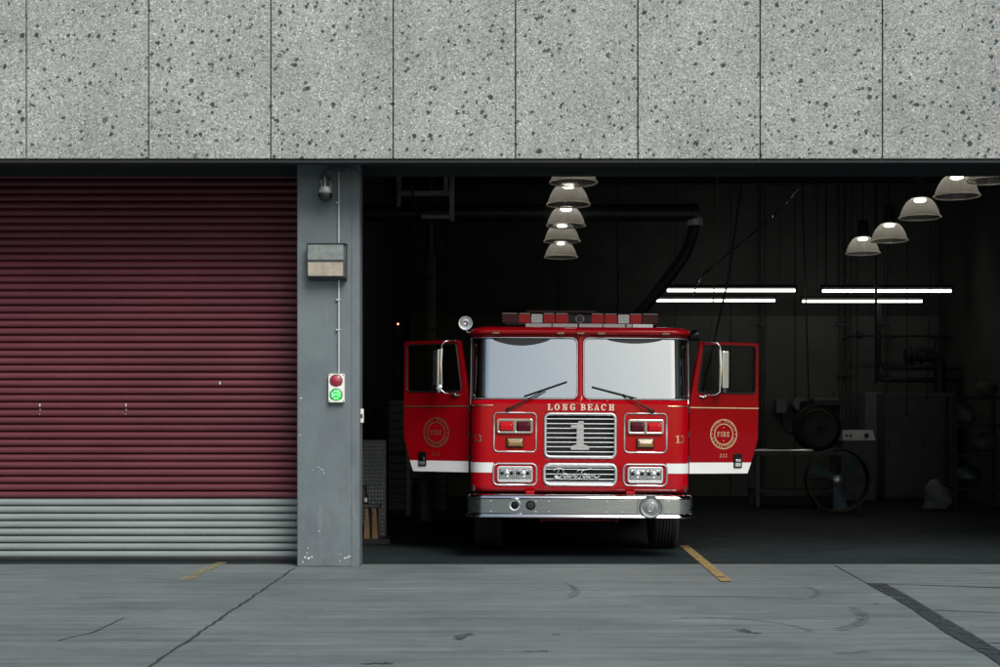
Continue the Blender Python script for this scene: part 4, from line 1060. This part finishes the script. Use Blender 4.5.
# ------------------------------------------------------------------ lamps hanging in the bay
def pendant():
    t = bpy.data.objects.new('pendant_lamp', None); link(t); t.empty_display_size = .1
    RR = .30
    pr = []
    for k in range(11):
        q = k / 10
        pr.append((.135 + (RR - .135) * math.sin(q * PI / 2) ** .8 if k else .12, .27 * (1 - q)))
    pr = [(.115, .285), (.15, .27), (.19, .235), (.222, .19), (.248, .14), (.268, .09), (.283, .045), (RR - .006, .01)]
    m = MB(); nn = 72                                        # vertical ribs: alternate radii
    for (r_, z_) in pr:
        for k in range(nn):
            a = 2 * PI * k / nn; rr_ = r_ * (1 + (.012 if k % 2 else -.012))
            m.v.append((rr_ * math.cos(a), rr_ * math.sin(a), z_))
    for i in range(len(pr) - 1):
        for k in range(nn): m.f.append((i * nn + k, i * nn + (k + 1) % nn, (i + 1) * nn + (k + 1) % nn, (i + 1) * nn + k))
    m.build('lamp_shade', M['shade'], t, local=True)
    MB().tube([(RR * math.cos(2 * PI * k / 48), RR * math.sin(2 * PI * k / 48), .008) for k in range(48)], .011, 8, True).build('shade_rim', M['rim'], t, smooth=60, local=True)
    MB().lathe((0, 0, .262), (0, 0, 1), [(.001, -.03), (.06, -.026), (.085, -.012), (.085, .004), (.05, .015)], 16, True).build('bulb', M['bulb'], t, smooth=60, local=True)
    MB().lathe((0, 0, .288), (0, 0, 1), [(.115, 0), (.12, .03), (.10, .12), (.09, .30), (.02, .32)], 20, True).build('ballast_housing', M['ceil'], t, smooth=40, local=True)
    MB().rod((0, 0, .60), (0, 0, 1.75), .012, 8).build('hanging_rod', M['ceil'], t, local=True)
    return t
ordn = ['first', 'second', 'third', 'fourth', 'fifth']
proto = None
LROW = [(573.5, 183), (568.5, 205), (566, 226), (562, 241.5), (561, 257.5)]
RROW = [(992, 181), (956.8, 196.6), (919.9, 217.9), (889.3, 241), (862.8, 253.6)]
for row, where in ((LROW, 'above the fire engine'), (RROW, 'in row over empty floor')):
    for k, (px, py) in enumerate(row):
        D = 3.16 * F / (HY - py)
        loc = P(px, py, D)
        if proto is None: proto = o = pendant()
        else: o = copy_tree(proto)
        o.location = loc
        tag(o, 'lit ribbed dome pendant lamp %s, %s from bay opening' % (where, ordn[k]), 'pendant lamp', 'ribbed dome pendant lamps')
fl = [(667, 795, 290.5, 26.5), (822, 951, 291, 26.5), (655, 775, 300.5, 28.2), (802, 922, 301.3, 28.2)]
for (xa, xb, py, D), nm in zip(fl, ('front row, nearer the engine', 'front row, farther from the engine', 'back row, nearer the engine', 'back row, farther from the engine')):
    a, b = P(xa, py, D), P(xb, py, D)
    t = thing('fluorescent_light', 'lit fluorescent strip light in %s' % nm, 'strip light', ((a.x + b.x) / 2, D, a.z), 'fluorescent strip lights')
    MB().rod(a, b, .026 if D < 27 else .024, 12).build('tube', M['fluoro'], t, smooth=60)
    MB().box(a.x - .03, b.x + .03, D - .03, D + .03, a.z + .05, a.z + .11).build('light_housing', M['ceil'], t, bevel=.006)
    for x_ in (a.x - .02, b.x + .02): MB().box(x_ - .02, x_ + .02, D - .03, D + .03, a.z - .035, a.z + .056).build('tube_holder', M['ceil'], t)
    for x_ in (a.x + .3, b.x - .3): MB().rod((x_, D, a.z + .13), (x_, D, 6.95), .006, 6).build('hanging_wire', M['dsteel'], t)

# exhaust extraction duct and hose
D = 21.5
a, b = P(480, 213, D), P(690, 213, D)
t = thing('exhaust_duct', 'large round sheet metal duct running across above the fire engine', 'duct', ((a.x + b.x) / 2, D, a.z))
MB().rod((-2.55, D, a.z), b, .135, 24).build('duct_pipe', M['dsteel'], t, smooth=50)
for x_ in (-1.6, -.2, 1.2, 2.2): MB().lathe((x_, D, a.z), (1, 0, 0), [(.137, 0), (.15, .004), (.15, .03), (.137, .034)], 24).build('duct_collar', M['dsteel'], t, smooth=40)
MB().lathe(b, (1, 0, 0), [(.137, 0), (.155, .01), (.155, .10), (.10, .14)], 24, True).build('duct_cap', M['dsteel'], t, smooth=40)
for x_ in (-1.0, 1.7): MB().rod((x_, D, a.z + .13), (x_, D, 6.95), .01, 6).build('hanger_rod', M['dsteel'], t)
pts = [P(695, 222, D), P(691, 240, D + .1), P(684, 256, D + .2), P(668, 278, D + .3), P(650, 300, D + .4), P(636, 318, D + .5), P(622, 345, D + .6)]
sm = []
for i in range(len(pts) - 1):
    p0, p1, p2, p3 = pts[max(i - 1, 0)], pts[i], pts[i + 1], pts[min(i + 2, len(pts) - 1)]
    for j in range(14):
        t_ = j / 14
        sm.append(0.5 * ((2 * p1) + (p2 - p0) * t_ + (2 * p0 - 5 * p1 + 4 * p2 - p3) * t_ ** 2 + (3 * p1 - p0 - 3 * p2 + p3) * t_ ** 3))
t = thing('exhaust_hose', 'thick ribbed exhaust hose slung down behind the fire engine', 'hose', sm[-1])
MB().tube(sm, [.10 if k % 2 else .088 for k in range(len(sm))], 14).build('hose_tube', M['black'], t, smooth=70)
MB().lathe(pts[0] + Vector((0, 0, -.02)), (0, 0, 1), [(.12, -.04), (.12, .08)], 18).build('hose_cuff', M['silver'], t, smooth=40)
# drooping cable with bright links, and hanging lines
pts = [P(812, 182, 24), P(797, 190, 24), P(788, 201, 24), P(772, 217, 24), P(758, 229, 24), P(742, 243, 24), P(722, 259, 24), P(704, 274, 24), P(697, 284, 24), P(693, 297, 24)]
t = thing('cable_chain', 'thin sagging silver chain strung diagonally below the ceiling', 'chain', pts[-1])
MB().tube(pts, .008, 6).build('cable', M['dsteel'], t, smooth=60)
for k in range(0, 40):
    u = k / 40 * (len(pts) - 1); i = int(u); p = pts[i].lerp(pts[i + 1], u - i); q = pts[i].lerp(pts[i + 1], min(1, u - i + .14))
    if random.random() < .75: MB().tube([p, (p + q) / 2 + Vector((0, -.012, .012)), q], .013, 6).build('chain_link', M['chrome'], t, smooth=60)
MB().rod(pts[0], pts[0] + Vector((.1, 0, 2.0)), .006, 6).build('anchor_wire', M['dsteel'], t)
def hang(name, label, cat, pts, r, mt, part, wt=None):
    t = thing(name, label, cat, pts[-1]); MB().tube(pts, r, 8).build(part, mt, t, smooth=60)
    if wt: MB().lathe(pts[-1], (0, 0, -1), [(.01, -.01), (r * 3, .0), (r * 3.2, .05), (.01, .07)], 12, True).build('weight', mt, t, smooth=50)
    return t
hang('rope', 'tan rope hanging straight down behind the open door away from the pillar', 'rope', [P(720, 100, 22), P(718, 165, 22), P(714, 290, 22), P(709, 372, 22)], .010, M['cord'], 'rope_strand', True)
hang('strap', 'black strap hanging at a slant seen through the door window', 'strap', [P(752, 100, 21), P(741, 190, 21), P(728, 280, 21), P(702, 396, 21)], .016, M['black'], 'strap_line', True)
hang('pull_cord', 'long dark pull cord with weight hanging before the dark cabinet', 'cord', [P(907, 100, 25), P(907, 300, 25), P(907, 413, 25)], .010, M['black'], 'cord_line', True)
hang('air_line', 'thin dark air line hanging beside the pipe valve', 'air line', [P(930, 100, 25.5), P(930, 300, 25.5), P(927, 395, 25.5)], .008, M['black'], 'line', True)
hang('drop_pipe', 'thick dark vertical drop pipe between the two rows of lamps', 'pipe', [P(876, 100, 26), P(876, 300, 26), P(876, 384, 26)], .026, M['black'], 'pipe_run')
hang('drop_pipe', 'slim vertical drop pipe above the engine drive unit', 'pipe', [P(803, 100, 26.2), P(803, 210, 26.2), P(806, 300, 26.2), P(809, 405, 26.2)], .014, M['black'], 'pipe_run')
hang('drop_pipe', 'slim dark drop pipe reaching the strip light front row', 'pipe', [P(826, 100, 26.3), P(826, 288, 26.3)], .014, M['black'], 'pipe_run')
# pipes on the back wall
BY = 30.05
for k, (px, r) in enumerate(((762, .04), (841, .03), (848, .045), (886, .03))):
    p0 = P(px, 300, BY)
    t = thing('wall_pipe', 'vertical pipe clamped to the back wall, %s from the engine' % ordn[k], 'pipe', (p0.x, BY, 0), 'vertical pipes on the back wall')
    MB().rod((p0.x, BY, .0), (p0.x, BY, 6.9), r, 10).build('pipe_run', M['inwall2'], t, smooth=60)
    for z in (1.2, 2.6, 3.7): MB().box(p0.x - r - .05, p0.x + r + .05, BY - r - .006, BY + .1, z, z + .04).build('pipe_clamp', M['dsteel'], t)
a, b = P(850, 335.5, 29.2), P(951, 336.5, 29.2)
t = thing('pipe_rail', 'long thin horizontal pipe rail below the strip lights', 'pipe', ((a.x + b.x) / 2, 29.2, a.z))
MB().rod(a, b, .022, 10).build('pipe_run', M['black'], t, smooth=60)
MB().lathe(P(860, 335.5, 29.2), (1, 0, 0), [(.022, -.08), (.06, -.05), (.06, .05), (.022, .08)], 14).build('pipe_union', M['black'], t, smooth=50)
for px in (853, 900, 945):
    p = P(px, 336, 29.2); MB().rod((p.x, 29.2, p.z), (p.x, 30.14, p.z), .018, 8).build('wall_bracket', M['black'], t)
t = thing('valve_assembly', 'dark backflow valve with flanged elbow and pipes above the cabinet', 'valve', P(915, 385, 28.6))
MB().tube([P(877, 300, 28.6), P(877, 372, 28.6), P(879, 379, 28.6), P(886, 380, 28.6), P(968, 380, 28.6)], .05, 10).build('lower_pipe', M['black'], t, smooth=60)
MB().tube([P(880, 300, 28.7), P(880, 362, 28.7), P(884, 369, 28.7), P(965, 369, 28.7)], .028, 10).build('upper_pipe', M['black'], t, smooth=60)
vb = MB().tube([P(905, 356, 28.5), P(934, 356, 28.5), P(940, 362, 28.5), P(940, 395, 28.5)], .12, 14).build('valve_body', M['black'], t, smooth=60)
for px, r in ((907, .19), (912, .19), (922, .16), (932, .18)):
    MB().lathe(P(px, 356, 28.5), (1, 0, 0), [(.01, -.02), (r, -.02), (r, .02), (.01, .02)], 20).build('flange', M['dsteel'], vb, smooth=30)
MB().tube([P(935, 340, 28.5), P(935, 352, 28.5)], .02, 8).build('valve_stem', M['black'], t)
# wall boxes
t = thing('meter_box', 'grey meter box with cable on the back wall beside the open door', 'meter', P(781, 415, 29.9))
a, b = P(776, 399, 29.8), P(786, 413, 29.8)
MB().box(a.x, b.x, 29.75, 30.14, b.z, a.z).build('box_body', M['cabinet'], t, bevel=.01)
MB().tube([P(781, 413, 29.8), P(782, 425, 29.8), P(788, 432, 29.8), P(796, 436, 29.7)], .02, 8).build('cable', M['black'], t, smooth=60)
MB().lathe(P(800, 404, 29.8), (0, -1, 0), [(.01, -.3), (.16, -.3), (.16, .02), (.13, .05), (.01, .06)], 20).build('round_meter', M['cabinet'], t, smooth=40)
# drive unit on a bench: machine with round cover
t = thing('pump_machine', 'dark machine with large round belt guard on the workbench', 'machine', P(815, 447, 26.5))
Dm = 26.4
MB().lathe(P(818, 428, Dm), (0, -1, 0), [(.02, -.3), (.44, -.3), (.46, -.05), (.44, .0), (.36, .04), (.30, .02), (.06, .03), (.02, .04)], 36).build('belt_guard', M['black'], t, smooth=35)
MB().tube([P(818 + 17 * math.cos(R(q)), 428 - 17 * math.sin(R(q)) * 1.05, Dm - .06) for q in range(20, 150, 10)], .022, 8).build('guard_rim', M['olive'], t, smooth=60)
a, b = P(806, 400, Dm), P(841, 420, Dm)
MB().box(a.x, b.x, Dm + .1, Dm + .7, b.z - .3, a.z).build('motor_block', M['black'], t, bevel=.05)
MB().rod(P(812, 404, Dm + .1), P(838, 404, Dm + .1), .12, 16).build('air_filter', M['dsteel'], t, smooth=50)
MB().rod(P(833.5, 392, Dm + .2), P(833.5, 402, Dm + .2), .015, 8).build('stack_pipe', M['dsteel'], t)
# workbench with pipes on it
t = thing('workbench', 'low dark workbench behind the open door near the drum fan', 'workbench', (P(785, 452, 26.4).x, 26.4, 0))
a, b = P(752, 450, 26.0), P(848, 453, 26.0)
MB().box(a.x, b.x, 25.9, 26.9, a.z - .10, a.z - .03).build('bench_top', M['boxgrey'], t, bevel=.006)
for x_ in (a.x + .1, b.x - .1):
    for y_ in (25.98, 26.8): MB().box(x_ - .04, x_ + .04, y_ - .04, y_ + .04, 0.004, a.z - .10).build('leg', M['dsteel'], t)
MB().box(a.x + .05, b.x - .05, 25.95, 26.85, .28, .32).build('lower_shelf', M['boxgrey'], t)
for k, (xa, xb, py, rr_) in enumerate(((757, 784, 447.5, .022), (756, 812, 452, .024))):
    p, q = P(xa, py, 25.95 - .06 * k), P(xb, py, 25.95 - .06 * k)
    t = thing('metal_bar', ('short' if k == 0 else 'long') + ' shiny metal bar lying on the low workbench', 'bar', ((p.x + q.x) / 2, p.y, p.z), 'metal bars on the bench')
    z_ = a.z - .03 + rr_ * (1 if k == 0 else 1)
    MB().rod((p.x, p.y + .15, z_), (q.x, q.y + .15, z_), rr_, 12).build('rod', M['chrome'], t, smooth=60)
    MB().rod((q.x, q.y + .15, z_), (q.x + .06, q.y + .15, z_), rr_ * .8, 12).build('end_cap', M['silver'], t, smooth=60)
# drum fan
Df = 24.2
c = P(837, 480, Df); rf = .545
t = thing('drum_fan', 'large round floor fan with teal blades standing before the washing machine', 'fan', (c.x, Df, 0))
MB().lathe((c.x, Df, c.z), (0, -1, 0), [(rf - .012, -.15), (rf, -.15), (rf + .012, 0), (rf, .15), (rf - .012, .15), (rf - .014, -.15)], 44).build('drum', M['black'], t, smooth=40)
MB().tube([(c.x + rf * math.cos(R(q)), Df - .16, c.z + rf * math.sin(R(q))) for q in range(0, 360, 8)], .014, 6, True).build('front_rim', M['brown'], t, smooth=60)
for k, q in enumerate((150, 275, 40)):
    d = Vector((math.cos(R(q)), 0, math.sin(R(q)))); n_ = Vector((-d.z, 0, d.x))
    cc = Vector((c.x, Df, c.z))
    MB().add([cc + d * .08 + n_ * .05 + Vector((0, -.03, 0)), cc + d * .50 + n_ * .13 + Vector((0, -.06, 0)), cc + d * .54 - n_ * .02 + Vector((0, .0, 0)), cc + d * .50 - n_ * .10 + Vector((0, .04, 0)), cc + d * .08 - n_ * .06 + Vector((0, .03, 0))], [(0, 1, 2, 3, 4)]).build('blade', M['fan'], t, solid=.01)
MB().lathe((c.x, Df, c.z), (0, -1, 0), [(.09, -.08), (.09, .06), (.05, .09), (.01, .095)], 20, True).build('hub', M['silver'], t, smooth=40)
for q in range(0, 180, 45):
    d = Vector((math.cos(R(q)), 0, math.sin(R(q)))) * rf
    MB().rod(Vector((c.x, Df + .13, c.z)) + d, Vector((c.x, Df + .13, c.z)) - d, .008, 6).build('guard_wire', M['black'], t)
for s in (-1, 1):
    MB().tube([(c.x + s * .35, Df - .2, .02), (c.x + s * .35, Df - .18, c.z - rf * .78), (c.x + s * .35, Df + .2, c.z - rf * .78), (c.x + s * .35, Df + .25, .02)], .018, 8).build('stand_leg', M['dsteel'], t, smooth=60)
# washing machine
a, b = P(843, 430, 27.6), P(876, 505, 27.6)
t = thing('washing_machine', 'white washing machine with control panel beside the dark cabinet', 'washing machine', ((a.x + b.x) / 2, 27.9, 0))
MB().box(a.x, b.x, 27.6, 28.3, .03, P(0, 440.5, 27.6).z).build('body', M['boxgrey'], t, bevel=.015)
zt_ = P(0, 440.5, 27.6).z
MB().add([(a.x, 27.62, zt_ + .001), (b.x, 27.62, zt_ + .001), (b.x - .03, 27.75, a.z), (a.x + .02, 27.75, a.z), (a.x, 28.25, zt_ + .001), (b.x, 28.25, zt_ + .001), (b.x - .03, 28.2, a.z), (a.x + .02, 28.2, a.z)], [(0, 1, 2, 3), (4, 7, 6, 5), (0, 3, 7, 4), (1, 5, 6, 2), (3, 2, 6, 7), (0, 4, 5, 1)]).build('control_panel', M['appliance'], t, bevel=.01)
for px, r in ((866.5, .045), (846.5, .02), (850.5, .02)): MB().lathe(P(px, 435.5, 27.66), (0, -1, .4), [(r, -.03), (r, .02), (r * .8, .03), (.001, .03)], 16).build('knob', M['dsteel'], t, smooth=40)
for x_ in (a.x + .06, b.x - .06):
    for y_ in (27.68, 28.2): MB().rod((x_, y_, .004), (x_, y_, .04), .025, 8).build('foot', M['black'], t)
# tall cabinet and big dark locker
def cab_box(name, label, cat, px0, px1, pyt, D, dep, mt, doors, front=True):
    a, b = P(px0, pyt, D), P(px1, pyt, D)
    t = thing(name, label, cat, ((a.x + b.x) / 2, D + dep / 2, 0))
    MB().box(a.x, b.x, D, D + dep, .06, a.z).build('body', mt, t, bevel=.012)
    MB().box(a.x + .03, b.x - .03, D + .04, D + dep - .04, .004, .06).build('plinth', M['black'], t)
    wd = (b.x - a.x) / doors
    for k in range(doors):
        dr = MB().box(a.x + wd * k + .012, a.x + wd * (k + 1) - .012, D - .018, D - .001, .10, a.z - .04).build('cabinet_door', mt, t, bevel=.004)
        MB().box(a.x + wd * k + .05, a.x + wd * k + .07, D - .04, D - .018, a.z * .5, a.z * .5 + .18).build('handle', M['dsteel'], dr)
    return t
cab_box('cabinet', 'narrow grey steel cabinet behind the washing machine', 'cabinet', 865, 884, 392, 28.9, .7, M['cabinet'], 1)
cab_box('locker', 'wide dark storage locker below the valve pipes', 'locker', 885, 955, 393, 28.2, .8, M['boxgrey'], 2)
# shelf, bag and pile of gear at the right
t = thing('gear_rack', 'dark metal gear rack with hung kit at the far right', 'rack', (P(978, 400, 25).x, 25.2, 0))
a, b = P(955, 395, 25), P(1003, 395, 25)
for x_ in (a.x, b.x):
    for y_ in (25.0, 25.5): MB().box(x_ - .03, x_ + .03, y_ - .03, y_ + .03, .004, a.z).build('post', M['black'], t)
for z_ in (.35, .95, 1.5, 2.0): MB().box(a.x + .031, b.x - .031, 24.98, 25.52, z_, z_ + .04).build('shelf', M['black'], t)
def blob(name, label, cat, c, sx, sy, sz, mt, seed, jit=.25):
    rnd = random.Random(seed)
    bm = bmesh.new(); bmesh.ops.create_icosphere(bm, subdivisions=3, radius=1)
    ph = [(Vector((rnd.uniform(-1, 1), rnd.uniform(-1, 1), rnd.uniform(-1, 1))) * 4.5, rnd.random() * 6) for _ in range(5)]
    vs_ = []
    for v in bm.verts:
        f = 1 + jit * sum(math.sin(v.co.dot(k) + p) for k, p in ph) / 3
        z = v.co.z * f
        vs_.append((c[0] + v.co.x * f * sx, c[1] + v.co.y * f * sy, max(c[2] + z * sz, c[2] - sz * .8)))
    fs = [tuple(x.index for x in f.verts) for f in bm.faces]; bm.free()
    t = thing(name, label, cat, (c[0], c[1], c[2] - sz * .8))
    o = MB().add(vs_, fs).build('bag_body', mt, t, smooth=60)
    MB().tube([(c[0] - sx * .3, c[1], c[2] + sz * .8), (c[0] - sx * .15, c[1], c[2] + sz * 1.25), (c[0] + sx * .15, c[1], c[2] + sz * 1.25), (c[0] + sx * .3, c[1], c[2] + sz * .8)], .012, 6).build('handle', mt, t, smooth=60)
    return t
p = P(935, 506, 24.6)
blob('plastic_bag', 'crumpled white plastic bag on floor beside the gear rack', 'bag', (p.x, 24.6, .22), .26, .2, .26, M['bag'], 3, .45)
for k, (px, z_, s_, lb_) in enumerate(((968, .40 + .16, .24, 'lowest shelf'), (985, .99 + .16, .22, 'second shelf'), (966, 1.54 + .14, .2, 'third shelf'))):
    p = P(px, 400, 25.2)
    blob('kit_bag', 'dark canvas kit bag on the %s of the gear rack' % lb_, 'bag', (p.x, 25.25, z_ + .04), s_, .2, .2, M['boxgrey'] if k else M['barrel'], 11 + k, .15)
p = P(993, 386, 25.2)
blob('kit_bag', 'olive canvas bag on the top shelf of the gear rack', 'bag', (p.x - .1, 25.25, 2.04 + .13), .2, .18, .16, M['olive'], 21, .15)

# ------------------------------------------------------------------ left side of the bay
def diamond_plate(name, label, px0, px1, pyt, pyb, D):
    a, b = P(px0, pyt, D), P(px1, pyb, D)
    b.z = max(b.z, .01)
    t = thing(name, label, 'metal sheet', ((a.x + b.x) / 2, D, b.z), 'diamond plate wall guards')
    MB().box(a.x, b.x, D, D + .03, b.z, a.z).build('sheet', M['platebase'], t)
    sx_, sz_ = .04, .05
    m = MB()
    for j in range(int((a.z - b.z) / sz_)):
        for i in range(int((b.x - a.x) / sx_)):
            cx, cz = a.x + (i + .5) * sx_, b.z + (j + .5) * sz_
            s = 1 if (i + j) % 2 else -1
            h_, w_ = .016, .010
            m.add([(cx - h_ * s, D - .0005, cz - h_), (cx + w_ * s, D - .0005, cz - w_), (cx + h_ * s, D - .0005, cz + h_), (cx - w_ * s, D - .0005, cz + w_), (cx, D - .008, cz)], [(0, 1, 4), (1, 2, 4), (2, 3, 4), (3, 0, 4)])
    o = m.build('tread_lugs', M['diamond'], t); o['kind'] = 'stuff'
    return t
diamond_plate('diamond_plate_sheet', 'wide diamond plate metal sheet just inside the grey pillar', 350, 386, 440, 540, 18.0)
diamond_plate('diamond_plate_sheet', 'narrow diamond plate strip behind the open door nearest the pillar', 406, 410.5, 440, 516, 22.6)
D = 23.2
a, b = P(388, 400, D), P(411, 516, D)
t = thing('panelled_locker', 'tall grey green locker with horizontal panels behind the open door', 'locker', ((a.x + b.x) / 2 + .3, D + .3, 0))
MB().box(a.x, b.x + .6, D, D + .6, .05, a.z).build('body', M['black'], t, bevel=.01)
ys = [400, 405.5, 413, 421, 428.5, 436.5, 444.5, 451, 455, 463.5, 471, 479, 487, 494, 502, 510]
for y0, y1 in zip(ys[:-1], ys[1:]):
    if y0 == 451: continue
    MB().box(a.x + .01, b.x + .59, D - .022, D - .001, P(0, y1, D).z + .008, P(0, y0, D).z - .008).build('drawer_panel', M['cabinet'], t, bevel=.006)
MB().box(a.x + .03, b.x + .57, D + .03, D + .57, .004, .05).build('plinth', M['black'], t)
# wooden block and lantern by the pillar
D = 17.3
a, b = P(362.5, 505, D), P(379, 543, D)
t = thing('wooden_stand', 'small dark stand with wooden side boards just inside the pillar', 'stand', ((a.x + b.x) / 2, D, 0))
MB().box(a.x, b.x, D - .02, D + .32, a.z - .03, a.z).build('stand_top', M['boxgrey'], t, bevel=.005)
for k in range(2):
    xa = a.x + .015 + k * .10
    MB().add([(xa, D, .07), (xa + .075, D, .07), (xa + .055, D + .0, a.z - .031), (xa + .02, D, a.z - .031), (xa, D + .28, .07), (xa + .075, D + .28, .07), (xa + .055, D + .28, a.z - .031), (xa + .02, D + .28, a.z - .031)], [(0, 1, 2, 3), (7, 6, 5, 4), (0, 4, 5, 1), (1, 5, 6, 2), (2, 6, 7, 3), (3, 7, 4, 0)]).build('side_board', M['wood'], t, bevel=.004)
MB().box(a.x - .02, b.x + .14, D - .05, D + .4, .004, .07).build('base', M['black'], t, bevel=.005)
c = P(365, 490, 17.6)
t = thing('hand_lamp', 'black hand lamp with small white tag on the wooden stand', 'hand lamp', (c.x, 17.5, a.z))
MB().lathe((c.x - .01, 17.5, a.z + .002), (0, 0, 1), [(.06, 0), (.06, .10), (.05, .14), (.03, .17), (.02, .24)], 18, True).build('lamp_body', M['black'], t, smooth=40)
MB().box(c.x + .015, c.x + .05, 17.425, 17.43, a.z + .03, a.z + .085).build('tag', M['sigwhite'], t)
MB().tube([(c.x - .04, 17.5, a.z + .16), (c.x - .03, 17.5, a.z + .28), (c.x + .03, 17.5, a.z + .27), (c.x + .03, 17.5, a.z + .15)], .008, 6).build('handle', M['black'], t, smooth=60)
# wrapped column, barrel, ceiling frame, indicator
p0 = P(430, 250, 22)
t = thing('wrapped_pole', 'canvas wrapped vertical pole behind the open door nearest the pillar', 'pole', (p0.x, 22, 0))
MB().rod((p0.x, 22, .3), (p0.x, 22, 4.2), .085, 18).build('canvas_wrap', M['olive'], t, smooth=50)
MB().rod((p0.x, 22, .004), (p0.x, 22, 6.9), .045, 12).build('pole_core', M['dsteel'], t, smooth=50)
for z_ in (.6, 1.4, 2.2, 3.0, 3.8): MB().lathe((p0.x, 22, z_), (0, 0, 1), [(.087, 0), (.092, .005), (.092, .03), (.087, .035)], 18).build('tie_band', M['black'], t)
c = P(423, 500, 21.5)
t = thing('barrel', 'dark green plastic barrel under the open door nearest the pillar', 'barrel', (c.x, 21.5, 0))
MB().lathe((c.x, 21.5, .004), (0, 0, 1), [(.10, 0), (.15, .03), (.16, .3), (.155, .32), (.16, .34), (.155, .6), (.12, .66), (.01, .67)], 24).build('barrel_body', M['barrel'], t, smooth=40)
MB().lathe((c.x + .05, 21.5, .67), (0, 0, 1), [(.03, 0), (.03, .03), (.01, .032)], 12, True).build('cap', M['black'], t)
D = 20.5
t = thing('ceiling_frame', 'hanging rectangular white metal frame near the ceiling by the pillar', 'frame', P(425, 222, D))
def bar(x0, y0, x1, y1, wd, nm, mt):
    a, b = P(x0, y0, D), P(x1, y1, D)
    MB().box(min(a.x, b.x) - wd, max(a.x, b.x) + wd, D - .02, D + .02, min(a.z, b.z) - wd, max(a.z, b.z) + wd).build(nm, mt, t)
bar(399, 150, 399, 205, .03, 'upright', M['steel']); bar(452, 150, 452, 219, .035, 'upright', M['steel'])
bar(402, 193.5, 447, 193.5, .035, 'inner_rail', M['steel']); bar(446, 150, 446, 190, .03, 'inner_upright', M['steel'])
bar(423, 217, 449, 217, .025, 'lower_rail', M['steel'])
MB().tube([P(410, 180, D - .04), P(415, 205, D - .04), P(423, 224, D - .04)], .02, 6).build('brace', M['dsteel'], t)
c = P(398, 324, 24)
t = thing('indicator_light', 'tiny glowing red indicator light on the dark left wall', 'indicator', c)
MB().lathe(c, (0, -1, 0), [(.016, 0), (.014, .012), (.001, .018)], 12).build('led', M['redled'], t)
MB().box(c.x - .06, c.x + .06, c.y + .001, c.y + .06, c.z - .16, c.z + .05).build('charger_box', M['black'], t, bevel=.006)
MB().box(c.x - .02, c.x + .02, c.y + .061, c.y + .1, 0.004, c.z + .04).build('support_post', M['black'], t)
